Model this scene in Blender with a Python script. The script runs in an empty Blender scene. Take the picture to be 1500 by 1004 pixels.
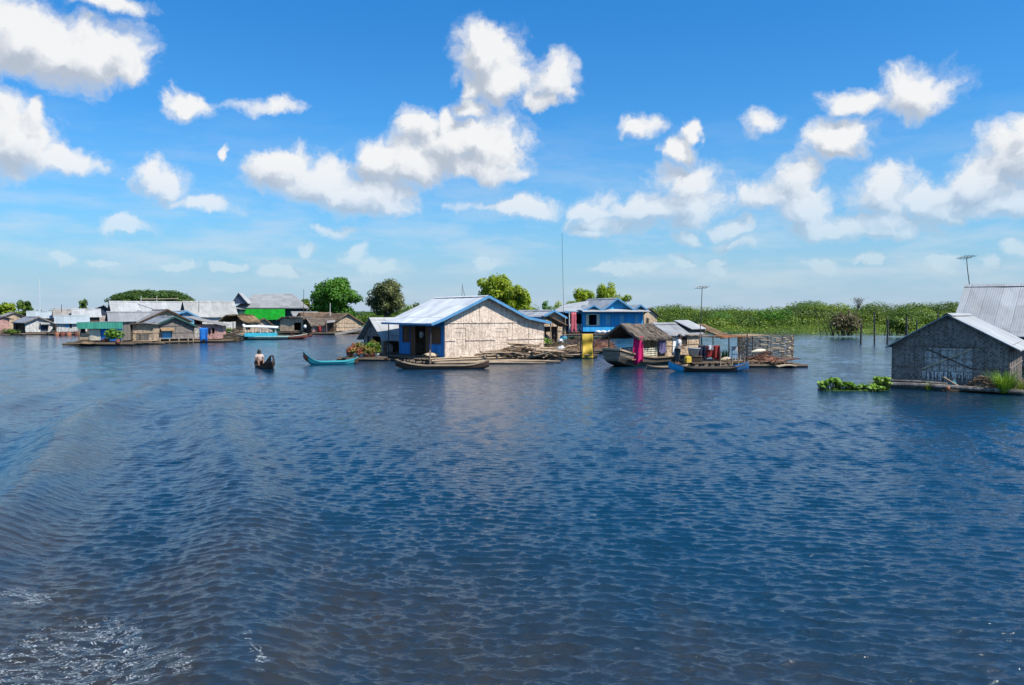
import bpy, math, random
import numpy as np
from mathutils import Vector, Matrix
random.seed(11)
RNG = np.random.default_rng(11)
S = bpy.context.scene
COL = S.collection
R = math.radians
# ---- camera constants: eye 3.2 m above the water, 28 mm lens, tilted a little down
H = 3.2; F = 1177.0; HOR = 456.0

def X(px, Y): return (px - 750.0) / F * Y
def Z(py, Y): return H + (HOR - py) / F * Y
def YW(py): return H * F / (py - HOR)
def at(px, Y, z=0.0): return (X(px, Y), Y, z)

# ------------------------------------------------------------------ mesh builder
class MB:
    def __init__(s): s.v = []; s.f = []
    def add(s, vs, fs):
        n = len(s.v); s.v.extend([tuple(p) for p in vs]); s.f.extend([tuple(i + n for i in f) for f in fs])
    def box(s, x0, x1, y0, y1, z0, z1):
        s.add([(x0,y0,z0),(x1,y0,z0),(x1,y1,z0),(x0,y1,z0),(x0,y0,z1),(x1,y0,z1),(x1,y1,z1),(x0,y1,z1)],
              [(0,3,2,1),(4,5,6,7),(0,1,5,4),(1,2,6,5),(2,3,7,6),(3,0,4,7)])
    def beam(s, p, q, w, h=None, up=(0,0,1)):
        h = h or w; p = Vector(p); q = Vector(q); d = (q - p).normalized(); u = Vector(up)
        if abs(d.dot(u)) > .98: u = Vector((1, 0, 0))
        a = d.cross(u).normalized() * w / 2; b = a.cross(d).normalized() * h / 2
        vs = [p-a-b, p+a-b, p+a+b, p-a+b, q-a-b, q+a-b, q+a+b, q-a+b]
        s.add(vs, [(0,1,2,3),(7,6,5,4),(0,4,5,1),(1,5,6,2),(2,6,7,3),(3,7,4,0)])
    def tube(s, pts, rad, n=7, cap=True):
        pts = [Vector(p) for p in pts]
        if not hasattr(rad, '__len__'): rad = [rad] * len(pts)
        rings = []; ref = None
        for i, p in enumerate(pts):
            d = (pts[min(i+1, len(pts)-1)] - pts[max(i-1, 0)]).normalized()
            if ref is None:
                ref = Vector((0,0,1)) if abs(d.z) < .9 else Vector((1,0,0))
            a = d.cross(ref).normalized(); b = a.cross(d).normalized(); ref = b
            rings.append([p + (a*math.cos(2*math.pi*k/n) + b*math.sin(2*math.pi*k/n))*rad[i] for k in range(n)])
        vs = [v for r in rings for v in r]; fs = []
        for i in range(len(pts)-1):
            for k in range(n):
                k2 = (k+1) % n
                fs.append((i*n+k, i*n+k2, (i+1)*n+k2, (i+1)*n+k))
        if cap:
            fs.append(tuple(range(n-1,-1,-1))); fs.append(tuple((len(pts)-1)*n+k for k in range(n)))
        s.add(vs, fs)
    def lathe(s, prof, n=12, c=(0,0,0), cap=True):
        vs = []; fs = []
        for r, z in prof:
            for k in range(n):
                a = 2*math.pi*k/n; vs.append((c[0]+r*math.cos(a), c[1]+r*math.sin(a), c[2]+z))
        for i in range(len(prof)-1):
            for k in range(n):
                k2 = (k+1) % n; fs.append((i*n+k, i*n+k2, (i+1)*n+k2, (i+1)*n+k))
        if cap:
            fs.append(tuple(range(n-1,-1,-1))); fs.append(tuple((len(prof)-1)*n+k for k in range(n)))
        s.add(vs, fs)
    def loft(s, rings, closed=True, cap=True):
        n = len(rings[0]); vs = [p for r in rings for p in r]; fs = []
        for i in range(len(rings)-1):
            for k in range(n if closed else n-1):
                k2 = (k+1) % n; fs.append((i*n+k, i*n+k2, (i+1)*n+k2, (i+1)*n+k))
        if cap and closed:
            fs.append(tuple(range(n-1,-1,-1))); fs.append(tuple((len(rings)-1)*n+k for k in range(n)))
        s.add(vs, fs)
    def sheet(s, P, nu, nv, th=.02):
        """a sheet with thickness; P(i/nu, j/nv) -> point ; thickness along its normal"""
        g = [[Vector(P(i/nu, j/nv)) for j in range(nv+1)] for i in range(nu+1)]
        top = []; bot = []
        for i in range(nu+1):
            for j in range(nv+1):
                du = g[min(i+1,nu)][j] - g[max(i-1,0)][j]; dv = g[i][min(j+1,nv)] - g[i][max(j-1,0)]
                nn = du.cross(dv); nn = nn.normalized() if nn.length > 1e-9 else Vector((0,0,1))
                top.append(g[i][j] + nn*th/2); bot.append(g[i][j] - nn*th/2)
        N = (nu+1)*(nv+1); I = lambda i, j: i*(nv+1)+j; fs = []
        for i in range(nu):
            for j in range(nv):
                fs.append((I(i,j), I(i+1,j), I(i+1,j+1), I(i,j+1)))
                fs.append((N+I(i,j+1), N+I(i+1,j+1), N+I(i+1,j), N+I(i,j)))
        for i in range(nu):
            fs.append((I(i,0), N+I(i,0), N+I(i+1,0), I(i+1,0))); fs.append((I(i+1,nv), N+I(i+1,nv), N+I(i,nv), I(i,nv)))
        for j in range(nv):
            fs.append((I(0,j+1), N+I(0,j+1), N+I(0,j), I(0,j))); fs.append((I(nu,j), N+I(nu,j), N+I(nu,j+1), I(nu,j+1)))
        s.add(top+bot, fs)
    def build(s, name, mat, parent=None, loc=(0,0,0), rz=0, smooth=False):
        me = bpy.data.meshes.new(name); me.from_pydata(s.v, [], s.f); me.update()
        if mat: me.materials.append(mat)
        if smooth: me.polygons.foreach_set('use_smooth', [True]*len(me.polygons))
        o = bpy.data.objects.new(name, me); COL.objects.link(o)
        o.location = loc; o.rotation_euler = (0, 0, rz)
        if parent: o.parent = parent
        return o

def np_mesh(name, verts, quads, mat, parent=None, loc=(0,0,0), smooth=False, tint=None, tri=False):
    """mesh from numpy arrays; tint: one float per face -> attribute 'tint'"""
    k = 3 if tri else 4
    me = bpy.data.meshes.new(name); nf = len(quads)
    me.vertices.add(len(verts)); me.vertices.foreach_set('co', np.asarray(verts, np.float32).ravel())
    me.loops.add(nf*k); me.loops.foreach_set('vertex_index', np.asarray(quads, np.int32).ravel())
    me.polygons.add(nf); me.polygons.foreach_set('loop_start', np.arange(0, nf*k, k, dtype=np.int32))
    if smooth: me.polygons.foreach_set('use_smooth', np.ones(nf, bool))
    if tint is not None:
        a = me.attributes.new('tint', 'FLOAT', 'FACE'); a.data.foreach_set('value', np.asarray(tint, np.float32))
    me.update(calc_edges=True)
    if mat: me.materials.append(mat)
    o = bpy.data.objects.new(name, me); COL.objects.link(o); o.location = loc
    if parent: o.parent = parent
    return o

def tag(o, label=None, cat=None, group=None, kind=None):
    if label: o['label'] = label
    if cat: o['category'] = cat
    if group: o['group'] = group
    if kind: o['kind'] = kind
    return o
def thing(name, label, cat, loc=(0,0,0), rz=0, group=None):
    o = bpy.data.objects.new(name, None); COL.objects.link(o); o.empty_display_size = .3
    o.location = loc; o.rotation_euler = (0, 0, rz)
    return tag(o, label, cat, group)
def copy_tree(o, parent=None):
    c = o.copy(); COL.objects.link(c)
    if parent: c.parent = parent
    for ch in list(o.children): copy_tree(ch, c)
    return c

# ------------------------------------------------------------------ materials
def mat_new(name):
    m = bpy.data.materials.new(name); m.use_nodes = True
    nt = m.node_tree; b = nt.nodes['Principled BSDF']
    return m, nt, b
def N(nt, typ, **kw):
    n = nt.nodes.new(typ)
    for k, v in kw.items():
        if hasattr(n, k): setattr(n, k, v)
        else: n.inputs[k].default_value = v
    return n
def ramp(nt, fac, stops):
    r = nt.nodes.new('ShaderNodeValToRGB'); e = r.color_ramp.elements
    while len(e) > 1: e.remove(e[-1])
    e[0].position = stops[0][0]; e[0].color = (*stops[0][1], 1)
    for p, c in stops[1:]:
        q = e.new(p); q.color = (*c, 1)
    nt.links.new(fac, r.inputs[0]); return r.outputs[0]
def mixc(nt, fac, a, b, mode='MIX'):
    m = nt.nodes.new('ShaderNodeMix'); m.data_type = 'RGBA'; m.blend_type = mode
    for sock, v in ((m.inputs[0], fac), (m.inputs[6], a), (m.inputs[7], b)):
        if isinstance(v, bpy.types.NodeSocket): nt.links.new(v, sock)
        elif isinstance(v, (tuple, list)): sock.default_value = (*v, 1) if len(v) == 3 else v
        else: sock.default_value = v
    return m.outputs[2]
def mth(nt, op, a, b=None, c=None):
    m = nt.nodes.new('ShaderNodeMath'); m.operation = op
    for i, v in enumerate((a, b, c)):
        if v is None: continue
        if isinstance(v, bpy.types.NodeSocket): nt.links.new(v, m.inputs[i])
        else: m.inputs[i].default_value = v
    return m.outputs[0]
def coords(nt, scale=(1,1,1), rot=(0,0,0), obj=True):
    tc = nt.nodes.new('ShaderNodeTexCoord'); mp = nt.nodes.new('ShaderNodeMapping')
    mp.inputs['Scale'].default_value = scale; mp.inputs['Rotation'].default_value = rot
    nt.links.new(tc.outputs['Object'], mp.inputs[0]); return mp.outputs[0]
def noise(nt, vec, scale, detail=4, rough=.55, dist=0):
    n = nt.nodes.new('ShaderNodeTexNoise'); nt.links.new(vec, n.inputs['Vector'])
    n.inputs['Scale'].default_value = scale; n.inputs['Detail'].default_value = detail
    n.inputs['Roughness'].default_value = rough; n.inputs['Distortion'].default_value = dist
    return n.outputs[0]
def bump(nt, b, height, strength=.5, dist=.02):
    n = nt.nodes.new('ShaderNodeBump'); n.inputs['Strength'].default_value = strength; n.inputs['Distance'].default_value = dist
    nt.links.new(height, n.inputs['Height']); nt.links.new(n.outputs[0], b.inputs['Normal'])
def sc(c, k): return tuple(min(1, x*k) for x in c)

def m_zinc(name, c, rust=.15, sheet=.8):
    """corrugated zinc sheets: ridges run down the slope, sheets lap along the ridge"""
    m, nt, b = mat_new(name); v = coords(nt); L = nt.links
    sx = nt.nodes.new('ShaderNodeSeparateXYZ'); L.new(v, sx.inputs[0])
    cor = mth(nt, 'SINE', mth(nt, 'MULTIPLY', sx.outputs[1], 2*math.pi/.115))
    # each sheet its own tone
    cell = nt.nodes.new('ShaderNodeTexWhiteNoise'); cell.noise_dimensions = '2D'
    cb = nt.nodes.new('ShaderNodeCombineXYZ')
    L.new(mth(nt, 'FLOOR', mth(nt, 'DIVIDE', sx.outputs[1], sheet)), cb.inputs[0])
    L.new(mth(nt, 'FLOOR', mth(nt, 'DIVIDE', sx.outputs[0], 1.7)), cb.inputs[1])
    L.new(cb.outputs[0], cell.inputs[0])
    tone = ramp(nt, cell.outputs[0], [(0, sc(c, .82)), (.5, c), (1, sc(c, 1.15))])
    st = noise(nt, coords(nt, (.5, 3, .5)), 2.2, 6, .65)
    rm = ramp(nt, st, [(.52, (0,0,0)), (.72, (rust,)*3)])
    col = mixc(nt, rm, tone, (.16, .09, .055))
    # dark laps between sheets
    fr = mth(nt, 'FRACT', mth(nt, 'DIVIDE', sx.outputs[1], sheet))
    lap = mth(nt, 'LESS_THAN', fr, .045)
    col = mixc(nt, mth(nt, 'MULTIPLY', lap, .45), col, sc(c, .4))
    dirt = noise(nt, v, 1.1, 5, .6)
    col = mixc(nt, 1.0, col, ramp(nt, dirt, [(.3, (.78,.77,.76)), (.65, (1,1,1))]), 'MULTIPLY')
    L.new(col, b.inputs['Base Color']); b.inputs['Metallic'].default_value = .08
    L.new(ramp(nt, dirt, [(.3, (.75,)*3), (.7, (.55,)*3)]), b.inputs['Roughness'])
    bump(nt, b, cor, .2, .01); return m

def m_wood(name, c, axis=0, plank=.18, var=.45, dark=.35):
    """weathered boards; axis = object axis across which boards repeat"""
    m, nt, b = mat_new(name); v = coords(nt); L = nt.links
    sx = nt.nodes.new('ShaderNodeSeparateXYZ'); L.new(v, sx.inputs[0])
    if axis == 3: w = mth(nt, 'ADD', sx.outputs[0], sx.outputs[1])
    else: w = sx.outputs[axis]
    q = mth(nt, 'DIVIDE', w, plank)
    cell = nt.nodes.new('ShaderNodeTexWhiteNoise'); cell.noise_dimensions = '1D'; L.new(mth(nt, 'FLOOR', q), cell.inputs['W'])
    tone = ramp(nt, cell.outputs[0], [(0, sc(c, 1-var)), (.55, c), (1, sc(c, 1+var*.7))])
    s3 = [9, 9, 9]
    if axis == 2: s3 = [.8, .8, 9]
    elif axis in (0, 1, 3): s3 = [9, 9, .8]
    g = noise(nt, coords(nt, tuple(s3)), 2.5, 5, .65)
    col = mixc(nt, 1.0, tone, ramp(nt, g, [(.28, (dark,)*3), (.6, (1,1,1))]), 'MULTIPLY')
    fr = mth(nt, 'FRACT', q); gap = mth(nt, 'LESS_THAN', fr, .09)
    col = mixc(nt, mth(nt, 'MULTIPLY', gap, .7), col, sc(c, .18))
    L.new(col, b.inputs['Base Color']); b.inputs['Roughness'].default_value = .8
    bump(nt, b, mth(nt, 'SUBTRACT', g, gap), .5, .012); return m

def m_weave(name, c, dark, scale=1.0, contrast=1.0):
    """split-bamboo matting: checks of over/under strips, patched and weathered"""
    m, nt, b = mat_new(name); L = nt.links; v = coords(nt)
    sx = nt.nodes.new('ShaderNodeSeparateXYZ'); L.new(v, sx.inputs[0])
    hx = mth(nt, 'MULTIPLY', mth(nt, 'ADD', sx.outputs[0], sx.outputs[1]), 7*scale)
    hz = mth(nt, 'MULTIPLY', sx.outputs[2], 9*scale)
    cb = nt.nodes.new('ShaderNodeCombineXYZ'); L.new(mth(nt, 'FLOOR', hx), cb.inputs[0]); L.new(mth(nt, 'FLOOR', hz), cb.inputs[1])
    wn = nt.nodes.new('ShaderNodeTexWhiteNoise'); wn.noise_dimensions = '2D'; L.new(cb.outputs[0], wn.inputs[0])
    par = mth(nt, 'MODULO', mth(nt, 'ABSOLUTE', mth(nt, 'ADD', mth(nt, 'FLOOR', hx), mth(nt, 'FLOOR', hz))), 2)
    chk = mth(nt, 'MULTIPLY_ADD', par, .28, mth(nt, 'MULTIPLY', wn.outputs[0], .72))
    fine = noise(nt, coords(nt, (10*scale, 10*scale, 26*scale)), 1.0, 5, .7)
    f = mth(nt, 'ADD', mth(nt, 'MULTIPLY', chk, .5), mth(nt, 'MULTIPLY', fine, .62))
    k = .16*contrast
    mid = tuple((a+d)/2 for a, d in zip(c, dark))
    col = ramp(nt, f, [(.5-k*1.5, dark), (.5-k*.5, mid), (.5+k*.3, c), (.5+k*1.8, sc(c, 1.2))])
    big = noise(nt, v, .9, 5, .6)
    col = mixc(nt, 1.0, col, ramp(nt, big, [(.3, (.72,.7,.68)), (.6, (1,1,1))]), 'MULTIPLY')
    streak = noise(nt, coords(nt, (5.5, 5.5, .35)), 2.0, 6, .75)
    col = mixc(nt, 1.0, col, ramp(nt, streak, [(.30, (.42,.40,.40)), (.48, (.85,.85,.85)), (.62, (1.1,1.1,1.1))]), 'MULTIPLY')
    blot = noise(nt, coords(nt, (9, 9, 14)), 1.0, 4, .75)
    col = mixc(nt, 1.0, col, ramp(nt, blot, [(.36, (.62,.58,.55)), (.47, (1,1,1))]), 'MULTIPLY')
    L.new(col, b.inputs['Base Color']); b.inputs['Roughness'].default_value = .75
    bump(nt, b, f, .7, .02); return m

def m_thatch(name, c):
    m, nt, b = mat_new(name); L = nt.links
    v = coords(nt, (14, 14, 14)); w = coords(nt, (1.3, 16, 1.3))
    g = noise(nt, w, 2.0, 6, .7); h = noise(nt, coords(nt), 1.6, 5, .6)
    col = ramp(nt, g, [(.25, sc(c, .35)), (.5, c), (.72, sc(c, 1.6))])
    col = mixc(nt, 1.0, col, ramp(nt, h, [(.3, (.55,.52,.5)), (.65, (1.0,1.0,1.0))]), 'MULTIPLY')
    isl = nt.nodes.new('ShaderNodeNewGeometry')
    col = mixc(nt, 1.0, col, ramp(nt, isl.outputs['Random Per Island'], [(0, (.55,.55,.55)), (1, (1,1,1))]), 'MULTIPLY')
    L.new(col, b.inputs['Base Color']); b.inputs['Roughness'].default_value = .9
    bump(nt, b, g, .8, .04); return m

def m_plain(name, c, rough=.6, var=.25, scale=3.0, metal=0, emis=None):
    m, nt, b = mat_new(name)
    n = noise(nt, coords(nt), scale, 5, .6)
    col = ramp(nt, n, [(.3, sc(c, 1-var)), (.7, sc(c, 1+var*.5))])
    nt.links.new(col, b.inputs['Base Color']); b.inputs['Roughness'].default_value = rough; b.inputs['Metallic'].default_value = metal
    bump(nt, b, n, .25, .01); return m

def m_cloth(name, c, scale=5.0, c2=None, sss=.25):
    m, nt, b = mat_new(name); L = nt.links
    n = noise(nt, coords(nt), scale, 3, .5)
    col = ramp(nt, n, [(.35, sc(c, .8)), (.55, c), (.7, c2 or sc(c, 1.1))])
    L.new(col, b.inputs['Base Color']); b.inputs['Roughness'].default_value = .85
    t = nt.nodes.new('ShaderNodeBsdfTranslucent'); L.new(col, t.inputs[0])
    mx = nt.nodes.new('ShaderNodeMixShader'); mx.inputs[0].default_value = sss
    L.new(b.outputs[0], mx.inputs[1]); L.new(t.outputs[0], mx.inputs[2]); L.new(mx.outputs[0], nt.nodes['Material Output'].inputs[0])
    bump(nt, b, noise(nt, coords(nt), 60, 2), .2, .004); return m

def m_leaf(name, lo, mid, hi, nscale=.5, trans=.3):
    m, nt, b = mat_new(name); L = nt.links
    a = nt.nodes.new('ShaderNodeAttribute'); a.attribute_name = 'tint'
    geo = nt.nodes.new('ShaderNodeNewGeometry'); mp = nt.nodes.new('ShaderNodeMapping'); L.new(geo.outputs['Position'], mp.inputs[0])
    n = noise(nt, mp.outputs[0], nscale, 3, .6)
    f = mth(nt, 'ADD', mth(nt, 'MULTIPLY', a.outputs['Fac'], .5), mth(nt, 'MULTIPLY', n, .5))
    col = ramp(nt, f, [(.25, lo), (.5, mid), (.78, hi)])
    L.new(col, b.inputs['Base Color']); b.inputs['Roughness'].default_value = .55; b.inputs['Specular IOR Level'].default_value = .3
    t = nt.nodes.new('ShaderNodeBsdfTranslucent'); L.new(mixc(nt, .5, col, (hi[0]*1.3, hi[1]*1.2, hi[2]*.5)), t.inputs[0])
    mx = nt.nodes.new('ShaderNodeMixShader'); mx.inputs[0].default_value = trans
    L.new(b.outputs[0], mx.inputs[1]); L.new(t.outputs[0], mx.inputs[2]); L.new(mx.outputs[0], nt.nodes['Material Output'].inputs[0])
    return m
SKY_SAT = 1.2; SKY_TINT = (.125, .60, .87); SKY_STR = .15
CLOUD_LO = (.45,.50,.575); CLOUD_MID = (.66,.69,.735); CLOUD_HI = (.865,.865,.86); CLOUD_STR = .82
WAVE_SLOPE = .038; WASH = 3.1; WATER_COL = (.003,.025,.050,1); WATER_BUMP = .042
# ------------------------------------------------------------------ camera, light, sky
cam = bpy.data.objects.new('camera', bpy.data.cameras.new('camera')); COL.objects.link(cam)
cam.location = (0, 0, H); TILT = math.atan((502 - HOR) / F)
cam.rotation_euler = (R(90) - TILT, 0, 0)
cam.data.sensor_width = 36; cam.data.lens = F / 1500 * 36; cam.data.clip_end = 20000; cam.data.clip_start = .1
S.camera = cam
SUN_AZ = math.atan2(.87, -.49); SUN_EL = R(52)
sun = bpy.data.lights.new('sun', 'SUN'); sun.energy = 5.0; sun.angle = R(.5); sun.color = (1, .95, .87)
so = bpy.data.objects.new('sun', sun); COL.objects.link(so); so.location = (40, -15, 60)
sd = Vector((math.cos(SUN_EL)*math.sin(SUN_AZ), math.cos(SUN_EL)*math.cos(SUN_AZ), math.sin(SUN_EL)))
so.rotation_euler = sd.to_track_quat('Z', 'Y').to_euler()
S.view_settings.view_transform = 'Standard'; S.view_settings.look = 'None'; S.view_settings.exposure = 0.4; S.view_settings.gamma = 1

world = bpy.data.worlds.new('World'); S.world = world; world.use_nodes = True
wt = world.node_tree; wt.nodes.clear(); WL = wt.links
out = wt.nodes.new('ShaderNodeOutputWorld')
sky = wt.nodes.new('ShaderNodeTexSky'); sky.sky_type = 'NISHITA'; sky.sun_disc = False
sky.sun_elevation = SUN_EL; sky.sun_rotation = SUN_AZ; sky.altitude = 0; sky.air_density = 1.0; sky.dust_density = .6; sky.ozone_density = 2.5
hs = wt.nodes.new('ShaderNodeHueSaturation'); hs.inputs['Saturation'].default_value = SKY_SAT; WL.new(sky.outputs[0], hs.inputs['Color'])
sky0 = mixc(wt, 1.0, hs.outputs[0], SKY_TINT, 'MULTIPLY')

# cumulus: directions (azimuth, elevation in degrees) of the cloud cells and their angular radii
CLOUDS = [ # px, py, rx, ry of each cell as seen from the river, turned into angles below
 (55,55,118,52),(135,82,92,48),(0,45,80,56),(188,108,42,26),
 (32,205,62,56),(95,238,66,20),(10,185,45,50),(60,175,22,26),
 (240,266,42,28),(218,252,24,18),(290,298,58,14),
 (188,336,38,14),
 (415,245,44,32),(470,268,62,36),(540,290,84,28),(560,235,42,30),(610,245,60,40),(650,215,58,40),(720,215,60,42),(625,185,34,26),(690,158,28,20),(655,175,18,22),(700,250,84,18),
 (718,88,46,44),(735,118,62,28),(808,118,38,30),(792,150,32,14),(690,130,20,14),
 (776,305,44,19),
 (1013,200,15,24),(992,228,24,18),(1000,268,55,26),(950,303,92,26),(1012,300,56,32),(1080,336,34,17),(872,312,34,14),
 (1240,158,46,20),(1350,138,60,34),(1222,206,54,32),(1165,262,36,34),(1178,305,58,40),(1285,282,62,40),(1350,290,50,26),(1235,332,120,18),
 (1485,225,66,46),(1440,262,66,44),(1480,300,80,28),(1500,190,24,26),
 (1108,186,34,19,.3),(946,188,36,16,.42),(330,230,11,16,.35),(284,155,38,20,.55),(380,158,66,13,.58),(450,366,22,9),(90,380,30,14),(146,387,28,10),
 (520,374,18,16),(552,388,30,11),(712,388,22,11),(868,343,28,9),(1485,360,24,14),(995,385,22,11),(1052,388,22,13),(1200,387,36,13),(1268,385,26,7),
 (1378,383,24,10),(1452,388,20,10),(262,388,40,8),(340,393,30,7),(415,396,34,8),(1008,350,18,8),(1075,360,34,8),(920,398,60,7),(165,4,70,14,.4),(1130,290,60,30,.45),(1400,300,60,26,.4),(900,330,70,16,.5),(1290,345,90,14,.5),(700,300,60,10,.6),(480,340,60,9,.6)]
def dirang(px, py):
    y = 1.0; x = (px-750)/F; z = (HOR-py)/F
    return math.atan2(x, y), math.atan2(z, math.hypot(x, y))
tc = wt.nodes.new('ShaderNodeTexCoord'); sx = wt.nodes.new('ShaderNodeSeparateXYZ')
nrm = wt.nodes.new('ShaderNodeVectorMath'); nrm.operation = 'NORMALIZE'; WL.new(tc.outputs['Generated'], nrm.inputs[0]); WL.new(nrm.outputs[0], sx.inputs[0])
az = mth(wt, 'ARCTAN2', sx.outputs[0], sx.outputs[1]); el = mth(wt, 'ARCSINE', sx.outputs[2])
# moist tropical air: the lowest degrees of the sky pale towards white-blue
pale = ramp(wt, mth(wt, 'DIVIDE', mth(wt, 'ABSOLUTE', el), R(26)), [(0, (.95,)*3), (.10, (.74,)*3), (.24, (.36,)*3), (.5, (.10,)*3), (1, (.0,)*3)])
skyc = mixc(wt, pale, sky0, tuple(c/SKY_STR for c in (.36,.45,.56)))
zen = wt.nodes.new('ShaderNodeMapRange'); zen.interpolation_type = 'SMOOTHSTEP'; WL.new(el, zen.inputs[0]); zen.inputs[1].default_value = R(10); zen.inputs[2].default_value = R(36); zen.inputs[4].default_value = .6
skyc = mixc(wt, zen.outputs[0], skyc, tuple(c/SKY_STR for c in (.016,.205,.56)))  # upper sky brightened towards azure so the water reflects bluer
cuv = wt.nodes.new('ShaderNodeCombineXYZ'); WL.new(az, cuv.inputs[0]); WL.new(el, cuv.inputs[1])
# warp the lookup so cells never read as ellipses
wn = wt.nodes.new('ShaderNodeTexNoise'); wn.noise_dimensions = '2D'; wn.inputs['Scale'].default_value = 16; wn.inputs['Detail'].default_value = 5; wn.inputs['Roughness'].default_value = .6
WL.new(cuv.outputs[0], wn.inputs['Vector'])
wv = wt.nodes.new('ShaderNodeVectorMath'); wv.operation = 'MULTIPLY_ADD'
ws = wt.nodes.new('ShaderNodeVectorMath'); ws.operation = 'SUBTRACT'; WL.new(wn.outputs['Color'], ws.inputs[0]); ws.inputs[1].default_value = (.5,.5,.5)
WL.new(ws.outputs[0], wv.inputs[0]); wv.inputs[1].default_value = (.050, .040, 0); WL.new(cuv.outputs[0], wv.inputs[2])

def cloud_group():
    g = bpy.data.node_groups.new('cloud_field', 'ShaderNodeTree')
    g.interface.new_socket('uv', in_out='INPUT', socket_type='NodeSocketVector')
    g.interface.new_socket('d', in_out='OUTPUT', socket_type='NodeSocketFloat')
    gi = g.nodes.new('NodeGroupInput'); go = g.nodes.new('NodeGroupOutput'); acc = None
    for (px, py, rx, ry, *thin) in CLOUDS:
        a, e = dirang(px, py); ra = rx/F*math.cos(a)**2*1.12; re = ry/F*math.cos(a)*1.12
        m = g.nodes.new('ShaderNodeVectorMath'); m.operation = 'MULTIPLY_ADD'
        g.links.new(gi.outputs[0], m.inputs[0]); m.inputs[1].default_value = (1/ra, 1/re, 0); m.inputs[2].default_value = (-a/ra, -e/re, thin[0] if thin else 0)
        l = g.nodes.new('ShaderNodeVectorMath'); l.operation = 'LENGTH'; g.links.new(m.outputs[0], l.inputs[0])
        if acc is None: acc = l.outputs['Value']
        else:
            q = g.nodes.new('ShaderNodeMath'); q.operation = 'SMOOTH_MIN'; q.inputs[2].default_value = .25
            g.links.new(acc, q.inputs[0]); g.links.new(l.outputs['Value'], q.inputs[1]); acc = q.outputs[0]
    s = g.nodes.new('ShaderNodeMath'); s.operation = 'SUBTRACT'; s.inputs[0].default_value = 1.0; g.links.new(acc, s.inputs[1])
    cl = g.nodes.new('ShaderNodeMath'); cl.operation = 'MAXIMUM'; g.links.new(s.outputs[0], cl.inputs[0]); cl.inputs[1].default_value = -1.0
    nz = g.nodes.new('ShaderNodeTexNoise'); nz.noise_dimensions = '2D'; nz.inputs['Scale'].default_value = 17; nz.inputs['Detail'].default_value = 9; nz.inputs['Roughness'].default_value = .56
    g.links.new(gi.outputs[0], nz.inputs['Vector'])
    f = g.nodes.new('ShaderNodeMath'); f.operation = 'MULTIPLY_ADD'; g.links.new(nz.outputs[0], f.inputs[0]); f.inputs[1].default_value = 1.3
    f2 = g.nodes.new('ShaderNodeMath'); f2.operation = 'SUBTRACT'; g.links.new(cl.outputs[0], f2.inputs[0]); f2.inputs[1].default_value = .60
    g.links.new(f2.outputs[0], f.inputs[2])
    n2 = g.nodes.new('ShaderNodeTexNoise'); n2.noise_dimensions = '2D'; n2.inputs['Scale'].default_value = 62; n2.inputs['Detail'].default_value = 4; n2.inputs['Roughness'].default_value = .55; g.links.new(gi.outputs[0], n2.inputs['Vector'])
    f3 = g.nodes.new('ShaderNodeMath'); f3.operation = 'MULTIPLY_ADD'; g.links.new(n2.outputs[0], f3.inputs[0]); f3.inputs[1].default_value = .5; f3.inputs[2].default_value = -.25
    f4 = g.nodes.new('ShaderNodeMath'); f4.operation = 'ADD'; g.links.new(f.outputs[0], f4.inputs[0]); g.links.new(f3.outputs[0], f4.inputs[1]); g.links.new(f4.outputs[0], go.inputs[0]); return g
CG = cloud_group()
def field(vec):
    n = wt.nodes.new('ShaderNodeGroup'); n.node_tree = CG; WL.new(vec, n.inputs[0]); return n.outputs[0]
d0 = field(wv.outputs[0])
off = wt.nodes.new('ShaderNodeVectorMath'); off.operation = 'ADD'; WL.new(wv.outputs[0], off.inputs[0]); off.inputs[1].default_value = (.010, .022, 0)
d1 = field(off.outputs[0])
mr = wt.nodes.new('ShaderNodeMapRange'); mr.interpolation_type = 'SMOOTHSTEP'; WL.new(d0, mr.inputs[0]); mr.inputs[1].default_value = -.15; mr.inputs[2].default_value = .54
# clouds outside the picture (overhead and behind) added at random for neutral fill light
gn = wt.nodes.new('ShaderNodeTexNoise'); gn.noise_dimensions = '3D'; gn.inputs['Scale'].default_value = 2.6; gn.inputs['Detail'].default_value = 5; gn.inputs['Roughness'].default_value = .55
WL.new(nrm.outputs[0], gn.inputs['Vector'])
gm = wt.nodes.new('ShaderNodeMapRange'); gm.interpolation_type = 'SMOOTHSTEP'; WL.new(gn.outputs[0], gm.inputs[0]); gm.inputs[1].default_value = .50; gm.inputs[2].default_value = .66
oe = wt.nodes.new('ShaderNodeMapRange'); oe.interpolation_type = 'SMOOTHSTEP'; WL.new(el, oe.inputs[0]); oe.inputs[1].default_value = R(50); oe.inputs[2].default_value = R(65)
oa = wt.nodes.new('ShaderNodeMapRange'); oa.interpolation_type = 'SMOOTHSTEP'; WL.new(mth(wt, 'ABSOLUTE', az), oa.inputs[0]); oa.inputs[1].default_value = R(46); oa.inputs[2].default_value = R(60)
galpha = mth(wt, 'MULTIPLY', gm.outputs[0], mth(wt, 'MAXIMUM', oe.outputs[0], oa.outputs[0]))
low = wt.nodes.new('ShaderNodeMapRange'); low.interpolation_type = 'SMOOTHSTEP'; WL.new(el, low.inputs[0]); low.inputs[1].default_value = R(1); low.inputs[2].default_value = R(11); low.inputs[3].default_value = .25; low.inputs[4].default_value = 1.0
alpha = mth(wt, 'MAXIMUM', mth(wt, 'MULTIPLY', mr.outputs[0], low.outputs[0]), mth(wt, 'MULTIPLY', galpha, .8))
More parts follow.
